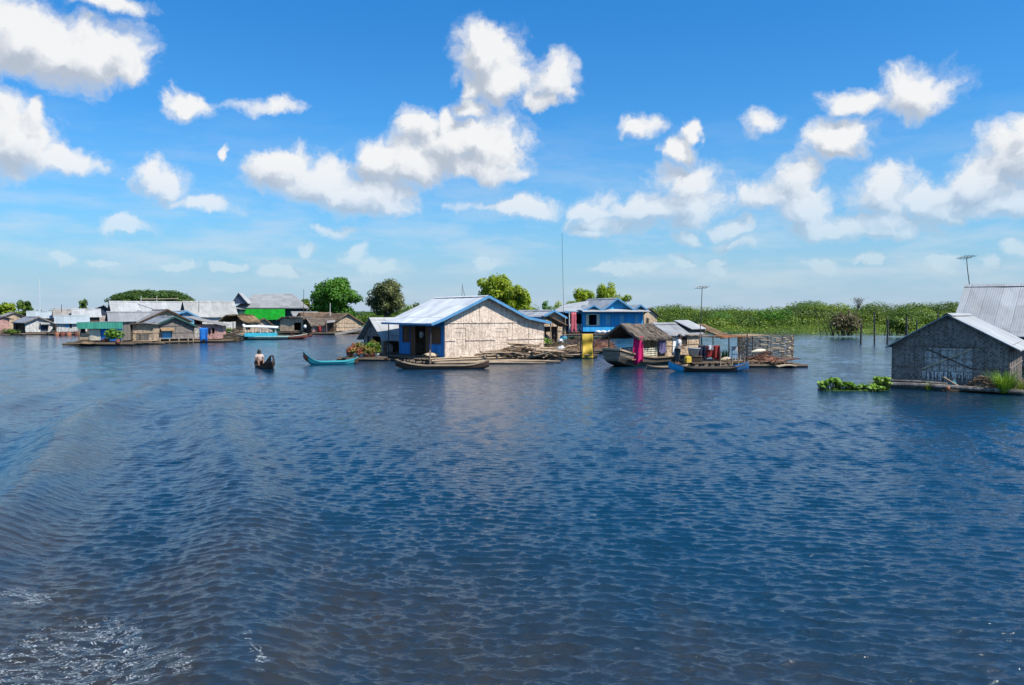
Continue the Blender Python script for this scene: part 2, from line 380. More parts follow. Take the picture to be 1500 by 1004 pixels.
# thin veils low in the sky
vm = wt.nodes.new('ShaderNodeMapping'); vm.inputs['Scale'].default_value = (5, 22, 1); WL.new(cuv.outputs[0], vm.inputs[0])
vn = wt.nodes.new('ShaderNodeTexNoise'); vn.noise_dimensions = '2D'; vn.inputs['Scale'].default_value = 1.6; vn.inputs['Detail'].default_value = 6; vn.inputs['Roughness'].default_value = .6; WL.new(vm.outputs[0], vn.inputs['Vector'])
vr = ramp(wt, vn.outputs[0], [(.42, (0,)*3), (.68, (.42,)*3)]); ve = ramp(wt, mth(wt, 'DIVIDE', mth(wt, 'ABSOLUTE', el), R(14)), [(0, (.3,)*3), (.25, (1,)*3), (.55, (.55,)*3), (1, (0,)*3)])
alpha = mth(wt, 'MAXIMUM', alpha, mth(wt, 'MULTIPLY', vr, ve))
# thickness towards the sun decides how bright each piece of cloud is
dif = mth(wt, 'SUBTRACT', d0, d1)
lit = wt.nodes.new('ShaderNodeMapRange'); lit.interpolation_type = 'SMOOTHSTEP'; WL.new(dif, lit.inputs[0]); lit.inputs[1].default_value = -.50; lit.inputs[2].default_value = .50
ccol = ramp(wt, lit.outputs[0], [(0, CLOUD_LO), (.5, CLOUD_MID), (1, CLOUD_HI)])
ccol = mixc(wt, mr.outputs[0], (.68,.72,.77), ccol)
bg1 = wt.nodes.new('ShaderNodeBackground'); WL.new(skyc, bg1.inputs[0]); bg1.inputs[1].default_value = SKY_STR
bg2 = wt.nodes.new('ShaderNodeBackground'); WL.new(ccol, bg2.inputs[0]); bg2.inputs[1].default_value = CLOUD_STR
mxs = wt.nodes.new('ShaderNodeMixShader'); WL.new(mth(wt, 'MULTIPLY', alpha, .96), mxs.inputs[0]); WL.new(bg1.outputs[0], mxs.inputs[1]); WL.new(bg2.outputs[0], mxs.inputs[2])
WL.new(mxs.outputs[0], out.inputs[0])
world.cycles.sampling_method = 'MANUAL'; world.cycles.sample_map_resolution = 512
S.cycles.max_bounces = 6; S.cycles.glossy_bounces = 3; S.cycles.diffuse_bounces = 2; S.cycles.transmission_bounces = 2; S.cycles.transparent_max_bounces = 6
S.cycles.caustics_reflective = False; S.cycles.caustics_refractive = False
# ------------------------------------------------------------------ water: one real wave surface out to the horizon
def wave_height(x, y, minlam):
    """sum of wind ripples and the wash of a passing boat; minlam: shortest wave the local mesh can carry"""
    rg = np.random.default_rng(5)
    h = np.zeros_like(x); dx = np.zeros_like(x); dy = np.zeros_like(x)
    # gusts: the ripples come and go in patches
    gust = .8 + .35*np.sin(x*.21+1.3+.7*np.sin(y*.11))*np.sin(y*.17+.4+.6*np.sin(x*.13))
    # wash of the boat: diverging swell to the left, curving away
    phs = (x + .30*y + .0045*y*y*np.clip((40-y)/30, 0, 1) + 3.9)*2*np.pi/3.9 + .5*np.sin(.31*y+.4)
    env = np.exp(-((x+.30*y+5.2)/5.6)**2) * np.clip((y-4)/3, 0, 1) * np.clip((44-y)/22, 0, 1)
    wash = .055*np.cos(phs) + .018*np.cos(2*phs)
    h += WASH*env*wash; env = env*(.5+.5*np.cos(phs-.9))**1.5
    ph2 = (x*.55 + y*.84)*2*np.pi/5.2 + .6*np.sin(.2*x)
    env2 = np.exp(-((x+15)/8)**2) * np.clip((y-14)/10, 0, 1)*np.clip((60-y)/20, 0, 1)
    h += WASH*.016*env2*np.cos(ph2)
    gust = gust*(1-.62*env)*np.clip(1.45-np.hypot(x, y)/55, .74, 1)
    far = np.clip((np.hypot(x, y)-10)/28, .28, 1)
    for i in range(150):
        if i < 115: lam = .06 * (.30/.06)**(rg.random()**.9); sl = WAVE_SLOPE*1.1; g_ = gust
        else: lam = .30 * (1.3/.30)**rg.random(); sl = WAVE_SLOPE*.48; g_ = gust*far
        ang = R(-104) + rg.normal()*R(17) + (R(42) if i % 5 == 0 else 0)
        k = 2*np.pi/lam; kx = k*np.cos(ang); ky = k*np.sin(ang); ph = rg.random()*6.283
        a = sl * lam/(2*np.pi) * (.6+.8*rg.random())
        w = np.clip((lam - minlam)/(minlam*.6+1e-6), 0, 1)
        if not w.any(): continue
        w = w*g_
        t = kx*x + ky*y + ph + .5*np.sin(.9*x*np.sin(i)+.7*y*np.cos(i*1.7))
        h += a*w*np.cos(t); s = -.75*a*w*np.sin(t); dx += s*np.cos(ang); dy += s*np.sin(ang)
    return h, dx, dy, env
def build_water():
    # wedge the river fills in front of the boat, finer near it; coarse rings carry on behind and to the horizon
    na, rmin, rmax = 1000, 3.0, 6000.0
    ang = np.linspace(R(-47), R(47), na)
    rs = [rmin]
    while rs[-1] < rmax:
        r = rs[-1]; rs.append(r + np.clip(r*.0026, .010, .15) if r < 145 else r + max(.15, (r-130)*.012))
    rs = np.array(rs)
    A, Rr = np.meshgrid(ang, rs); x = (Rr*np.sin(A)); y = (Rr*np.cos(A))
    step = np.maximum(Rr*(ang[1]-ang[0]), np.gradient(rs)[:, None])
    h, dx, dy, env = wave_height(x, y, step*2.6)
    fade = np.clip((400-Rr)/200, 0, 1); h *= fade; dx *= fade; dy *= fade
    V = np.stack([x+dx, y+dy, h], -1).reshape(-1, 3)
    nr = len(rs); idx = np.arange(nr*na).reshape(nr, na)
    Q = np.stack([idx[:-1,:-1], idx[:-1,1:], idx[1:,1:], idx[1:,:-1]], -1).reshape(-1, 4)[:, ::-1]
    # the rest of the circle, calm and coarse
    nb = 60; ang2 = np.linspace(R(47), R(313), nb); rs2 = np.array([0.0, 3, 8, 20, 60, 200, 800, 6000])
    A2, R2 = np.meshgrid(ang2, rs2); V2 = np.stack([R2*np.sin(A2), R2*np.cos(A2), 0*A2], -1).reshape(-1, 3)
    i2 = np.arange(len(rs2)*nb).reshape(len(rs2), nb) + len(V)
    Q2 = np.stack([i2[:-1,:-1], i2[:-1,1:], i2[1:,1:], i2[1:,:-1]], -1).reshape(-1, 4)[:, ::-1]
    c = len(V)+len(V2); a3 = np.linspace(R(-47), R(47), 12)
    V3 = np.concatenate([[[0,0,0]], np.stack([3*np.sin(a3), 3*np.cos(a3), 0*a3], -1)])
    Q3 = np.array([[c, c+i+2, c+i+1, c+i+1] for i in range(11)])
    V = np.concatenate([V, V2, V3]); Q = np.concatenate([Q, Q2])
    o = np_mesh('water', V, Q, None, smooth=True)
    # foam thrown up by the wash close to the boat
    def blob(px, py, ra, rb):
        yy = YW(py); xx = X(px, yy); return np.exp(-((V[:,0]-xx)/ra)**2 - ((V[:,1]-yy)/rb)**2)
    fm = np.zeros(len(V))
    for b in [(85,950,.8,.5),(150,985,.9,.35),(95,910,.8,.5),(60,955,.5,.3),(20,860,.5,.4),(50,870,.5,.4),(200,1000,.8,.35),(30,990,.5,.3),(130,930,.6,.5),(215,965,.3,.25)]:
        fm += blob(*b)
    for k in range(9):
        t = k/8; fm += .9*blob(352+30*t+4*math.sin(k*2.1), 938+62*t, .07, .12)
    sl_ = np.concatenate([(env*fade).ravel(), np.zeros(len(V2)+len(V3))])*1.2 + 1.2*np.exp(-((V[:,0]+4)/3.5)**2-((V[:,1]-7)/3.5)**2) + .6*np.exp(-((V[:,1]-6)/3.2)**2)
    sa = o.data.attributes.new('silt_sheen', 'FLOAT', 'POINT'); sa.data.foreach_set('value', np.clip(sl_, 0, 1).astype(np.float32))
    at_ = o.data.attributes.new('foam', 'FLOAT', 'POINT'); at_.data.foreach_set('value', np.clip(fm, 0, 1.2).astype(np.float32))
    m, nt, b = mat_new('river_water'); L = nt.links
    v = coords(nt)
    b.inputs['Base Color'].default_value = WATER_COL; b.inputs['Roughness'].default_value = .06; b.inputs['IOR'].default_value = 1.52
    sa_ = nt.nodes.new('ShaderNodeAttribute'); sa_.attribute_name = 'silt_sheen'
    silt_sheen = noise(nt, coords(nt, (.55,.13,.3), (0,0,R(-14))), 1.0, 5, .62, .8)
    sk = mth(nt, 'MULTIPLY', sa_.outputs['Fac'], ramp(nt, silt_sheen, [(.30, (.15,)*3), (.55, (1,1,1))]))
    L.new(mixc(nt, sk, WATER_COL, (.028,.027,.023,1)), b.inputs['Base Color'])  # grey-brown silt, plus grey sky reflection painted along the swell bands
    n1 = noise(nt, coords(nt, (3.2, 6.4, 1), (0,0,R(-12))), 1.0, 5, .62, .4)
    n2 = noise(nt, coords(nt, (11, 20, 1), (0,0,R(14))), 1.0, 3, .6, .3)
    hh = mth(nt, 'ADD', mth(nt, 'MULTIPLY', n1, .65), mth(nt, 'MULTIPLY', n2, .22))
    bp = nt.nodes.new('ShaderNodeBump'); bp.inputs['Strength'].default_value = 1.0; bp.inputs['Distance'].default_value = WATER_BUMP
    L.new(hh, bp.inputs['Height']); L.new(bp.outputs[0], b.inputs['Normal'])
    fa = nt.nodes.new('ShaderNodeAttribute'); fa.attribute_name = 'foam'
    f1 = noise(nt, coords(nt, (1.9, 4.6, 1), (0,0,R(26))), 1.0, 7, .72, .8); f2 = noise(nt, coords(nt, (30, 44, 1)), 1.0, 3, .6)
    lace = mth(nt, 'POWER', mth(nt, 'SUBTRACT', 1.0, mth(nt, 'ABSOLUTE', mth(nt, 'MULTIPLY_ADD', f1, 2.0, -1.0))), 9.0)
    fs = mth(nt, 'ADD', mth(nt, 'MULTIPLY', lace, .78), mth(nt, 'MULTIPLY', f2, .42))
    fk = nt.nodes.new('ShaderNodeMapRange'); L.new(mth(nt, 'MULTIPLY', mth(nt, 'POWER', fa.outputs['Fac'], .5), fs), fk.inputs[0])
    fk.inputs[1].default_value = .985; fk.inputs[2].default_value = 1.09; fk.clamp = True
    fd = nt.nodes.new('ShaderNodeBsdfDiffuse'); fd.inputs[0].default_value = (.55,.60,.63,1)
    mx = nt.nodes.new('ShaderNodeMixShader'); L.new(fk.outputs[0], mx.inputs[0]); L.new(b.outputs[0], mx.inputs[1]); L.new(fd.outputs[0], mx.inputs[2])
    L.new(mx.outputs[0], nt.nodes['Material Output'].inputs[0])
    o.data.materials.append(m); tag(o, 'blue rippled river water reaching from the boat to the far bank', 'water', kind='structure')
    return o
WATER = build_water()
# ------------------------------------------------------------------ materials of the place
M = dict(
 zinc_main=m_zinc('clean_zinc_sheet', (.64,.65,.65), .10), zinc_pale=m_zinc('pale_zinc_sheet', (.37,.38,.38), .26), zinc_grey=m_zinc('grey_zinc_sheet', (.25,.26,.27), .34), zinc_dull=m_zinc('dull_zinc_sheet', (.29,.295,.29), .4), zinc_old=m_zinc('old_zinc_sheet', (.29,.265,.24), .7),
 zinc_blue=m_zinc('bluish_zinc_sheet', (.33,.38,.40), .12),
 weave_pale=m_weave('pale_bamboo_matting', (.84,.69,.56), (.40,.29,.21), 1.6, 1.15), weave_grey=m_weave('grey_bamboo_matting', (.29,.25,.225), (.06,.05,.045), 1.6, 1.2),
 weave_tan=m_weave('tan_bamboo_matting', (.62,.47,.32), (.15,.10,.065), 1.6, .9), weave_white=m_weave('whitish_matting', (.66,.66,.63), (.3,.29,.27), 1.6, .8),
 thatch=m_thatch('brown_thatch', (.24,.16,.10)), thatch_grey=m_thatch('grey_brown_thatch', (.21,.165,.125)), thatch_gold=m_thatch('dry_straw', (.34,.23,.12)),
 blue_paint=m_wood('blue_painted_boards', (.02,.25,.64), 3, .22, .18, .7), blue_house=m_wood('sky_blue_boards', (.025,.36,.74), 3, .2, .2, .75),
 blue_trim=m_plain('blue_trim_paint', (.09,.27,.48), .55), blue_pale=m_wood('pale_blue_boards', (.16,.46,.70), 3, .3, .12, .8),
 green_board=m_wood('sea_green_boards', (.07,.40,.28), 3, .25, .15, .8), green_bright=m_cloth('bright_green_sheet', (.01,.52,.03), 1.5, (.02,.66,.05), .15), green_dark=m_wood('dark_green_boards', (.02,.085,.075), 3, .2, .3, .7),
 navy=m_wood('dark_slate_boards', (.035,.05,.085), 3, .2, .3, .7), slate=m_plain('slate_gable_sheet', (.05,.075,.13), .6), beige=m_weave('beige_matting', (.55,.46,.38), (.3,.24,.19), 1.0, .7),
 pink=m_weave('faded_pink_boards', (.58,.33,.29), (.32,.17,.15), 1.0, .7), cream=m_plain('cream_paint', (.68,.62,.45), .6), white=m_plain('white_paint', (.74,.74,.72), .6),
 wood=m_wood('weathered_boards', (.22,.155,.10), 0, .16), wood_y=m_wood('weathered_deck_boards', (.20,.14,.095), 1, .14), wood_dark=m_wood('dark_boards', (.085,.05,.03), 3, .15), wood_grey=m_wood('grey_boards', (.25,.22,.19), 3, .15),
 wood_red=m_wood('reddish_shutters', (.17,.075,.035), 3, .12), bamboo=m_wood('bamboo_poles', (.30,.22,.13), 2, .5), log=m_wood('raft_logs', (.12,.085,.055), 2, .3), wet=m_plain('wet_dark_timber', (.03,.024,.019), .5),
 branch=m_wood('firewood_bark', (.27,.18,.11), 2, .4), branch2=m_wood('pale_firewood', (.44,.32,.21), 2, .4), pole=m_plain('dark_pole', (.06,.05,.045), .7), steel=m_plain('dull_steel', (.25,.26,.27), .45, metal=.6),
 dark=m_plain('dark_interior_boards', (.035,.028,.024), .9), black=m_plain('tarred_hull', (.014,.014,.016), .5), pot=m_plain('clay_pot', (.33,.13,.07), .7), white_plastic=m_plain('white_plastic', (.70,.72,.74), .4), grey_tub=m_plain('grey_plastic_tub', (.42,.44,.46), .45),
 yellow_tarp=m_cloth('yellow_plastic_sheet', (.72,.50,.06), 3, (.80,.60,.16), .2), magenta=m_cloth('magenta_cloth', (.78,.012,.16), 4), rose=m_cloth('rose_curtain', (.62,.13,.17), 4), red=m_cloth('dark_red_cloth', (.36,.035,.03), 4), navy_cloth=m_cloth('dark_blue_cloth', (.02,.025,.06), 4), blue_tarp=m_cloth('blue_plastic_sheet', (.015,.19,.62), 2, (.03,.27,.75), .15),
 violet=m_cloth('violet_blue_cloth', (.19,.17,.34), 5), white_cloth=m_cloth('white_cloth', (.80,.80,.79), 4, sss=.2), cream_sheet=m_cloth('cream_sheet', (.74,.68,.52), 2, sss=.15), orange=m_thatch('rusty_orange_roofing', (.42,.17,.06)),
 hull_grey=m_wood('grey_brown_planking', (.21,.165,.125), 2, .22), hull_brown=m_wood('brown_planking', (.115,.062,.042), 2, .16), turquoise=m_plain('turquoise_paint', (.06,.42,.46), .5), cyan=m_plain('bright_blue_paint', (.03,.36,.66), .45), mint=m_plain('pale_green_paint', (.62,.80,.64), .5), hull_red=m_plain('red_brown_paint', (.17,.05,.035), .6),
 sea=m_plain('turquoise_cabin_paint', (.06,.52,.66), .45), blue_dark=m_plain('dark_blue_paint', (.02,.10,.24), .5), barrel=m_plain('teal_barrel_plastic', (.03,.20,.26), .45), wire=m_plain('rusty_wire_and_cane', (.20,.155,.115), .7), cane=m_plain('pale_cane', (.50,.40,.27), .7), haywire=m_thatch('dry_brush', (.26,.18,.11)), brown_net=m_thatch('brown_nets', (.30,.14,.085)),
 skin=m_plain('skin', (.22,.115,.07), .55, .1), hair=m_plain('black_hair', (.012,.01,.009), .5), peach_cloth=m_cloth('peach_shirt', (.74,.56,.47), 6), trousers=m_cloth('dark_trousers', (.03,.045,.05), 6), sarong=m_cloth('brown_red_sarong', (.16,.05,.035), 6),
 trunk=m_plain('bark', (.12,.09,.065), .9, .4, 8),
 leaf_round=m_leaf('deep_green_leaves', (.025,.085,.008), (.065,.19,.014), (.13,.29,.03)), leaf_olive=m_leaf('olive_leaves', (.045,.06,.016), (.11,.13,.04), (.21,.22,.09)), leaf_lime=m_leaf('light_green_leaves', (.10,.17,.008), (.24,.34,.015), (.40,.46,.04), .5, .4),
 leaf_dome=m_leaf('dark_canopy_leaves', (.02,.05,.010), (.055,.11,.02), (.11,.18,.04)), leaf_bank=m_leaf('bank_leaves', (.02,.05,.006), (.085,.16,.012), (.21,.265,.028), .10, .2), leaf_meadow=m_leaf('meadow_leaves', (.045,.095,.008), (.125,.20,.015), (.25,.31,.04), .15, .2), leaf_bright=m_leaf('fresh_leaves', (.06,.15,.01), (.13,.27,.02), (.25,.38,.05), 2), leaf_reed=m_leaf('reed_leaves', (.05,.10,.012), (.11,.18,.02), (.20,.26,.05), 1), leaf_dry=m_leaf('dry_bush_leaves', (.05,.04,.016), (.10,.085,.035), (.17,.15,.07), 1), leaf_pot=m_leaf('yellow_green_leaves', (.07,.09,.012), (.19,.17,.03), (.40,.30,.08), 3), leaf_redpot=m_leaf('reddish_leaves', (.14,.03,.02), (.33,.10,.05), (.50,.22,.10), 3),
)
# ------------------------------------------------------------------ house kit (local: x along the gable front, y into the depth, z up from the water)
def interp(prof, t):
    for (a, za), (b, zb) in zip(prof, prof[1:]):
        if a <= t <= b: return za + (zb-za)*(t-a)/(b-a)
    return prof[0][1] if t < prof[0][0] else prof[-1][1]
def wall_panel(mb, P, a0, a1, z0, z1, holes, top=None, th=.06):
    """rectangular wall with real openings plus an optional gable outline `top` [(a,z)...] above z1"""
    xs = sorted({a0, a1, *[h[0] for h in holes], *[h[1] for h in holes]}); zs = sorted({z0, z1, *[h[2] for h in holes], *[h[3] for h in holes]})
    xs = [x for x in xs if a0 <= x <= a1]; zs = [z for z in zs if z0 <= z <= z1]
    keep = lambda i, j: 0 <= i < len(xs)-1 and 0 <= j < len(zs)-1 and not any(h[0]-1e-6 <= xs[i] and xs[i+1] <= h[1]+1e-6 and h[2]-1e-6 <= zs[j] and zs[j+1] <= h[3]+1e-6 for h in holes)
    vid = {}; vs = []; fs = []
    def V(i, j, s):
        if (i,j,s) not in vid: vid[(i,j,s)] = len(vs); vs.append(P(xs[i], th*s, zs[j]))
        return vid[(i,j,s)]
    for i in range(len(xs)-1):
        for j in range(len(zs)-1):
            if not keep(i,j): continue
            fs.append((V(i,j,0),V(i+1,j,0),V(i+1,j+1,0),V(i,j+1,0))); fs.append((V(i,j,1),V(i,j+1,1),V(i+1,j+1,1),V(i+1,j,1)))
            if not keep(i-1,j): fs.append((V(i,j,1),V(i,j,0),V(i,j+1,0),V(i,j+1,1)))
            if not keep(i+1,j): fs.append((V(i+1,j,0),V(i+1,j,1),V(i+1,j+1,1),V(i+1,j+1,0)))
            if not keep(i,j-1): fs.append((V(i,j,1),V(i+1,j,1),V(i+1,j,0),V(i,j,0)))
            if not keep(i,j+1) and not (top and j == len(zs)-2): fs.append((V(i,j+1,0),V(i+1,j+1,0),V(i+1,j+1,1),V(i,j+1,1)))
    mb.add(vs, fs)
    if top:
        o = [(a0, z1)] + [p for p in top if a0 < p[0] < a1] + [(a1, z1)]
        n = len(o); vs = [P(a, 0, z) for a, z in o] + [P(a, th, z) for a, z in o]
        fs = [tuple([n-1] + list(range(0, n-1)))[::-1], tuple(range(n, 2*n))]
        for k in range(n-1): fs.append((k, k+1, n+k+1, n+k))
        mb.add(vs, fs)
def roof_mesh(prof, y0, y1, th=.05, wob=.02, seed=0, step=.6):
    rg = random.Random(seed); pts = []
    for (a, za), (b, zb) in zip(prof, prof[1:]):
        n = max(2, int(abs(b-a)/step))
        for k in range(n): pts.append((a+(b-a)*k/n, za+(zb-za)*k/n))
    pts.append(prof[-1]); ny = max(3, int((y1-y0)/step)); mb = MB(); nx = len(pts)
    g = [[(p[0] + rg.uniform(-wob,wob)*.4, y0+(y1-y0)*j/ny + (rg.uniform(-wob,wob)*1.5 if j in (0, ny) else 0), p[1]+rg.uniform(-wob,wob) - .025*math.sin(math.pi*j/ny)) for j in range(ny+1)] for p in pts]
    vs = [v for r in g for v in r] + [(v[0],v[1],v[2]-th) for r in g for v in r]; K = nx*(ny+1); I = lambda i,j: i*(ny+1)+j; fs = []
    for i in range(nx-1):
        for j in range(ny):
            fs.append((I(i,j),I(i+1,j),I(i+1,j+1),I(i,j+1))); fs.append((K+I(i,j+1),K+I(i+1,j+1),K+I(i+1,j),K+I(i,j)))
        fs.append((I(i,0),K+I(i,0),K+I(i+1,0),I(i+1,0))); fs.append((I(i+1,ny),K+I(i+1,ny),K+I(i,ny),I(i,ny)))
    for j in range(ny):
        fs.append((I(0,j+1),K+I(0,j+1),K+I(0,j),I(0,j))); fs.append((I(nx-1,j),K+I(nx-1,j),K+I(nx-1,j+1),I(nx-1,j+1)))
    mb.add(vs, fs); return mb
def thatch_strands(mb, prof, y0, y1, dens=55, seed=1, ln=.45):
    rg = random.Random(seed)
    for (a, za), (b, zb) in zip(prof, prof[1:]):
        down = Vector((a-b, 0, za-zb)) if za < zb else Vector((b-a, 0, zb-za))
        d = down.normalized(); lo = (a, za) if za < zb else (b, zb); slope = math.hypot(b-a, zb-za)
        cnt = int(slope*(y1-y0)*dens); eave = int((y1-y0)*16)
        for k in range(cnt+eave):
            f = rg.random() if k < cnt else rg.uniform(-.01, .06)
            p = Vector((lo[0], rg.uniform(y0, y1), lo[1])) - d*slope*f
            l = ln*rg.uniform(.5, 1.2)*(.8 if k >= cnt else 1); w = rg.uniform(.03, .09)
            nrm = Vector((0,1,0)).cross(d); nrm = nrm if nrm.z > 0 else -nrm
            side = Vector((rg.uniform(-.2,.2)*d.x, 1, rg.uniform(-.1,.1))).normalized()*w/2
            q = p + d*l + nrm*rg.uniform(.0, .07) - Vector((0,0,.05 if k >= cnt else 0)); p = p + nrm*.012
            mb.add([p-side, p+side, q+side*.4, q-side*.6], [(0,1,2,3)])
def raft_mesh(x0, x1, y0, y1, z=.12, r=.13, along='x', seed=2, gap=1.0):
    rg = random.Random(seed); mb = MB()
    n = max(3, int((y1-y0 if along == 'x' else x1-x0)/(2.2*r*gap)))
    for k in range(n):
        f = (k+.5)/n; rr = r*rg.uniform(.75, 1.15); e0 = rg.uniform(-.5,.35); e1 = rg.uniform(-.35,.5); zz = z - r + rg.uniform(-.03,.05)
        if along == 'x':
            y = y0+(y1-y0)*f; mb.tube([(x0+e0,y,zz),((x0+x1)/2,y+rg.uniform(-.08,.08),zz+.03),(x1+e1,y,zz)], [rr*.85,rr,rr*.8], 6)
        else:
            x = x0+(x1-x0)*f; mb.tube([(x,y0+e0,zz),(x+rg.uniform(-.08,.08),(y0+y1)/2,zz+.03),(x,y1+e1,zz)], [rr*.85,rr,rr*.8], 6)
    return mb
SIDES = {}
def house(name, label, loc, yaw, w, L, prof, fz, wall, roof, front=(), left=(), right=(), back=(), ohf=.3, ohb=.3, cat='house', group=None, wob=.02, thatch=False, fascia=None,
          raft=None, gable=None, battens=0, posts=(), skip=(), floor=True, sides=None, wall_bot=None, deck=None, gable_trim=None):
    t = thing(name, label, cat, loc, R(yaw), group)
    zb = fz if wall_bot is None else wall_bot
    zl, zr = interp(prof, 0)-.03, interp(prof, w)-.03; ze = min(zl, zr)
    gab = [(a, z-.03) for a, z in prof]
    th = .06
    PS = {'front': lambda a, d, z: (a, d, z), 'back': lambda a, d, z: (w-a, L-d, z), 'left': lambda a, d, z: (d, L-a, z), 'right': lambda a, d, z: (w-d, a, z)}
    holes = {'front': front, 'left': [(L-h[1], L-h[0], *h[2:]) for h in left], 'right': right, 'back': [(w-h[1], w-h[0], *h[2:]) for h in back]}
    ext = {'front': (0, w, ze), 'back': (0, w, ze), 'left': (th+.001, L-th-.001, zl), 'right': (th+.001, L-th-.001, zr)}
    groups = {}
    for s in ('front','back','left','right'):
        if s in skip: continue
        m_ = (sides or {}).get(s, wall); groups.setdefault(m_.name, (m_, MB()))
        mb = groups[m_.name][1]; a0, a1, zt = ext[s]
        tp = None
        if s == 'front': tp = gab
        if s == 'back': tp = [(w-a, z) for a, z in gab][::-1]
        if tp and gable:
            wall_panel(mb, PS[s], a0, a1, zb, zt, [h for h in holes[s]], None, th)
            gm = MB(); wall_panel(gm, PS[s], a0, a1, zt+.001, zt+.002, [], tp, th); gm.build('gable', gable, t)
        else: wall_panel(mb, PS[s], a0, a1, zb, zt, [h for h in holes[s]], tp, th)
        if battens and s in ('front','right','left'):
            bm = groups[m_.name][1]; k = max(2, int((a1-a0)/battens))
            for i in range(k+1):
                a = a0 + .03 + (a1-a0-.06)*i/k
                if any(h[0]-.02 < a < h[1]+.02 for h in holes[s]): continue
                zz = (interp(gab, a) if s == 'front' else zt) - .02
                bm.beam(PS[s](a, -.012, zb), PS[s](a, -.012, zz), .03, .02)
            for z in (zt-.02, zb+(zt-zb)*.48, zb+.04):
                segs = [(a0, a1)]
                for h in holes[s]:
                    if h[2]-.02 < z < h[3]+.02:
                        segs = [q for sgm in segs for q in ((sgm[0], min(sgm[1], h[0])), (max(sgm[0], h[1]), sgm[1])) if q[1]-q[0] > .05]
                for q in segs: bm.beam(PS[s](q[0], -.034, z), PS[s](q[1], -.034, z), .02, .045)
        for h in holes[s]:
            if len(h) < 5 or not h[4]: continue
            kind, mt = h[4], h[5]; p = MB()
            wall_panel(p, lambda a, d, z: PS[s](a, d+.02, z), h[0]+.012, h[1]-.012, h[2]+.012, h[3]-.012, [], None, .025)
            if kind in ('door','shutter'):
                nb = 3
                for i in range(nb):
                    z = h[2]+(h[3]-h[2])*(i+.5)/nb
                    p.beam(PS[s](h[0]+.03, .012, z), PS[s](h[1]-.03, .012, z), .015, .06)
            o = p.build(kind, mt, t)
            if len(h) > 6 and h[6]:
                fr = MB(); e = .05
                for (aa, za, ab, zb_) in ((h[0]-e/2,h[2],h[0]-e/2,h[3]),(h[1]+e/2,h[2],h[1]+e/2,h[3]),(h[0]-e,h[3]+e/2,h[1]+e,h[3]+e/2),(h[0]-e,h[2]-e/2,h[1]+e,h[2]-e/2)):
                    fr.beam(PS[s](aa, -.03, za), PS[s](ab, -.03, zb_), .035, .035)
                fr.build('frame', h[6], o)
    for m_, mb in groups.values(): mb.build('wall', m_, t)
    if floor:
        f = MB(); f.box(.08, w-.08, .08, L-.08, fz-.06, fz-.005); f.build('floor', M['wood'], t)
    sd = sum(ord(c) for c in label)
    rm = roof_mesh(prof, -ohf, L+ohb, .14 if thatch else .045, .05 if thatch else wob, sd)
    if thatch: thatch_strands(rm, prof, -ohf, L+ohb, 50, sd)
    ro = rm.build('roof', roof, t)
    if not thatch:
        k = max(range(len(prof)), key=lambda i: prof[i][1]); a, z = prof[k]; rc = MB()
        if 0 < k < len(prof)-1:
            for sgn, q in ((-1, prof[k-1]), (1, prof[k+1])):
                s_ = (q[1]-z)/(abs(q[0]-a)); rc.add([(a, -ohf-.01, z+.045), (a, L+ohb+.01, z+.02), (a+sgn*.2, L+ohb+.01, z+.02+s_*.2), (a+sgn*.2, -ohf-.01, z+.045+s_*.2)], [(0,1,2,3)] if sgn > 0 else [(3,2,1,0)])
            rc.build('ridge_cap', roof, ro)
    if fascia:
        f = MB()
        for (a, za), (b, zb2) in zip(prof, prof[1:]):
            f.beam((a, -ohf-.03, za-.05), (b, -ohf-.03, zb2-.05), .03, .17)
        for a, z in (prof[0], prof[-1]):
            sg = -1 if a == prof[0][0] else 1
            f.beam((a+sg*.025, -ohf-.045, z-.06), (a+sg*.025, L+ohb, z-.06), .03, .12)
        f.build('fascia', fascia, t)
    for (px_, py_, zt) in posts:
        p = MB(); p.tube([(px_, py_, fz-.2), (px_+.02, py_, zt)], .045, 6); p.build('post', M['bamboo'], t)
    if raft: 
        raft_mesh(*raft[:4], z=raft[4] if len(raft) > 4 else fz-.06, along=raft[5] if len(raft) > 5 else 'x', seed=sd).build('raft', M['log'], t)
    if deck:
        d = MB(); x0, x1, y0, y1, z = deck; n = int((y1-y0)/.2); rg = random.Random(sd)
        for i in range(n):
            d.box(x0+rg.uniform(-.12,.12), x1+rg.uniform(-.12,.12), y0+(y1-y0)*i/n+.01, y0+(y1-y0)*(i+1)/n-.01, z-.05, z+rg.uniform(-.012,.012))
        d.build('deck', M['wood_y'], t)
    return t
def sym(w, ze, zr, oh=.35, kink=None):
    s = (zr-ze)/(w/2); return [(-oh, ze-oh*s), (w/2, zr), (w+oh, ze-oh*s)]

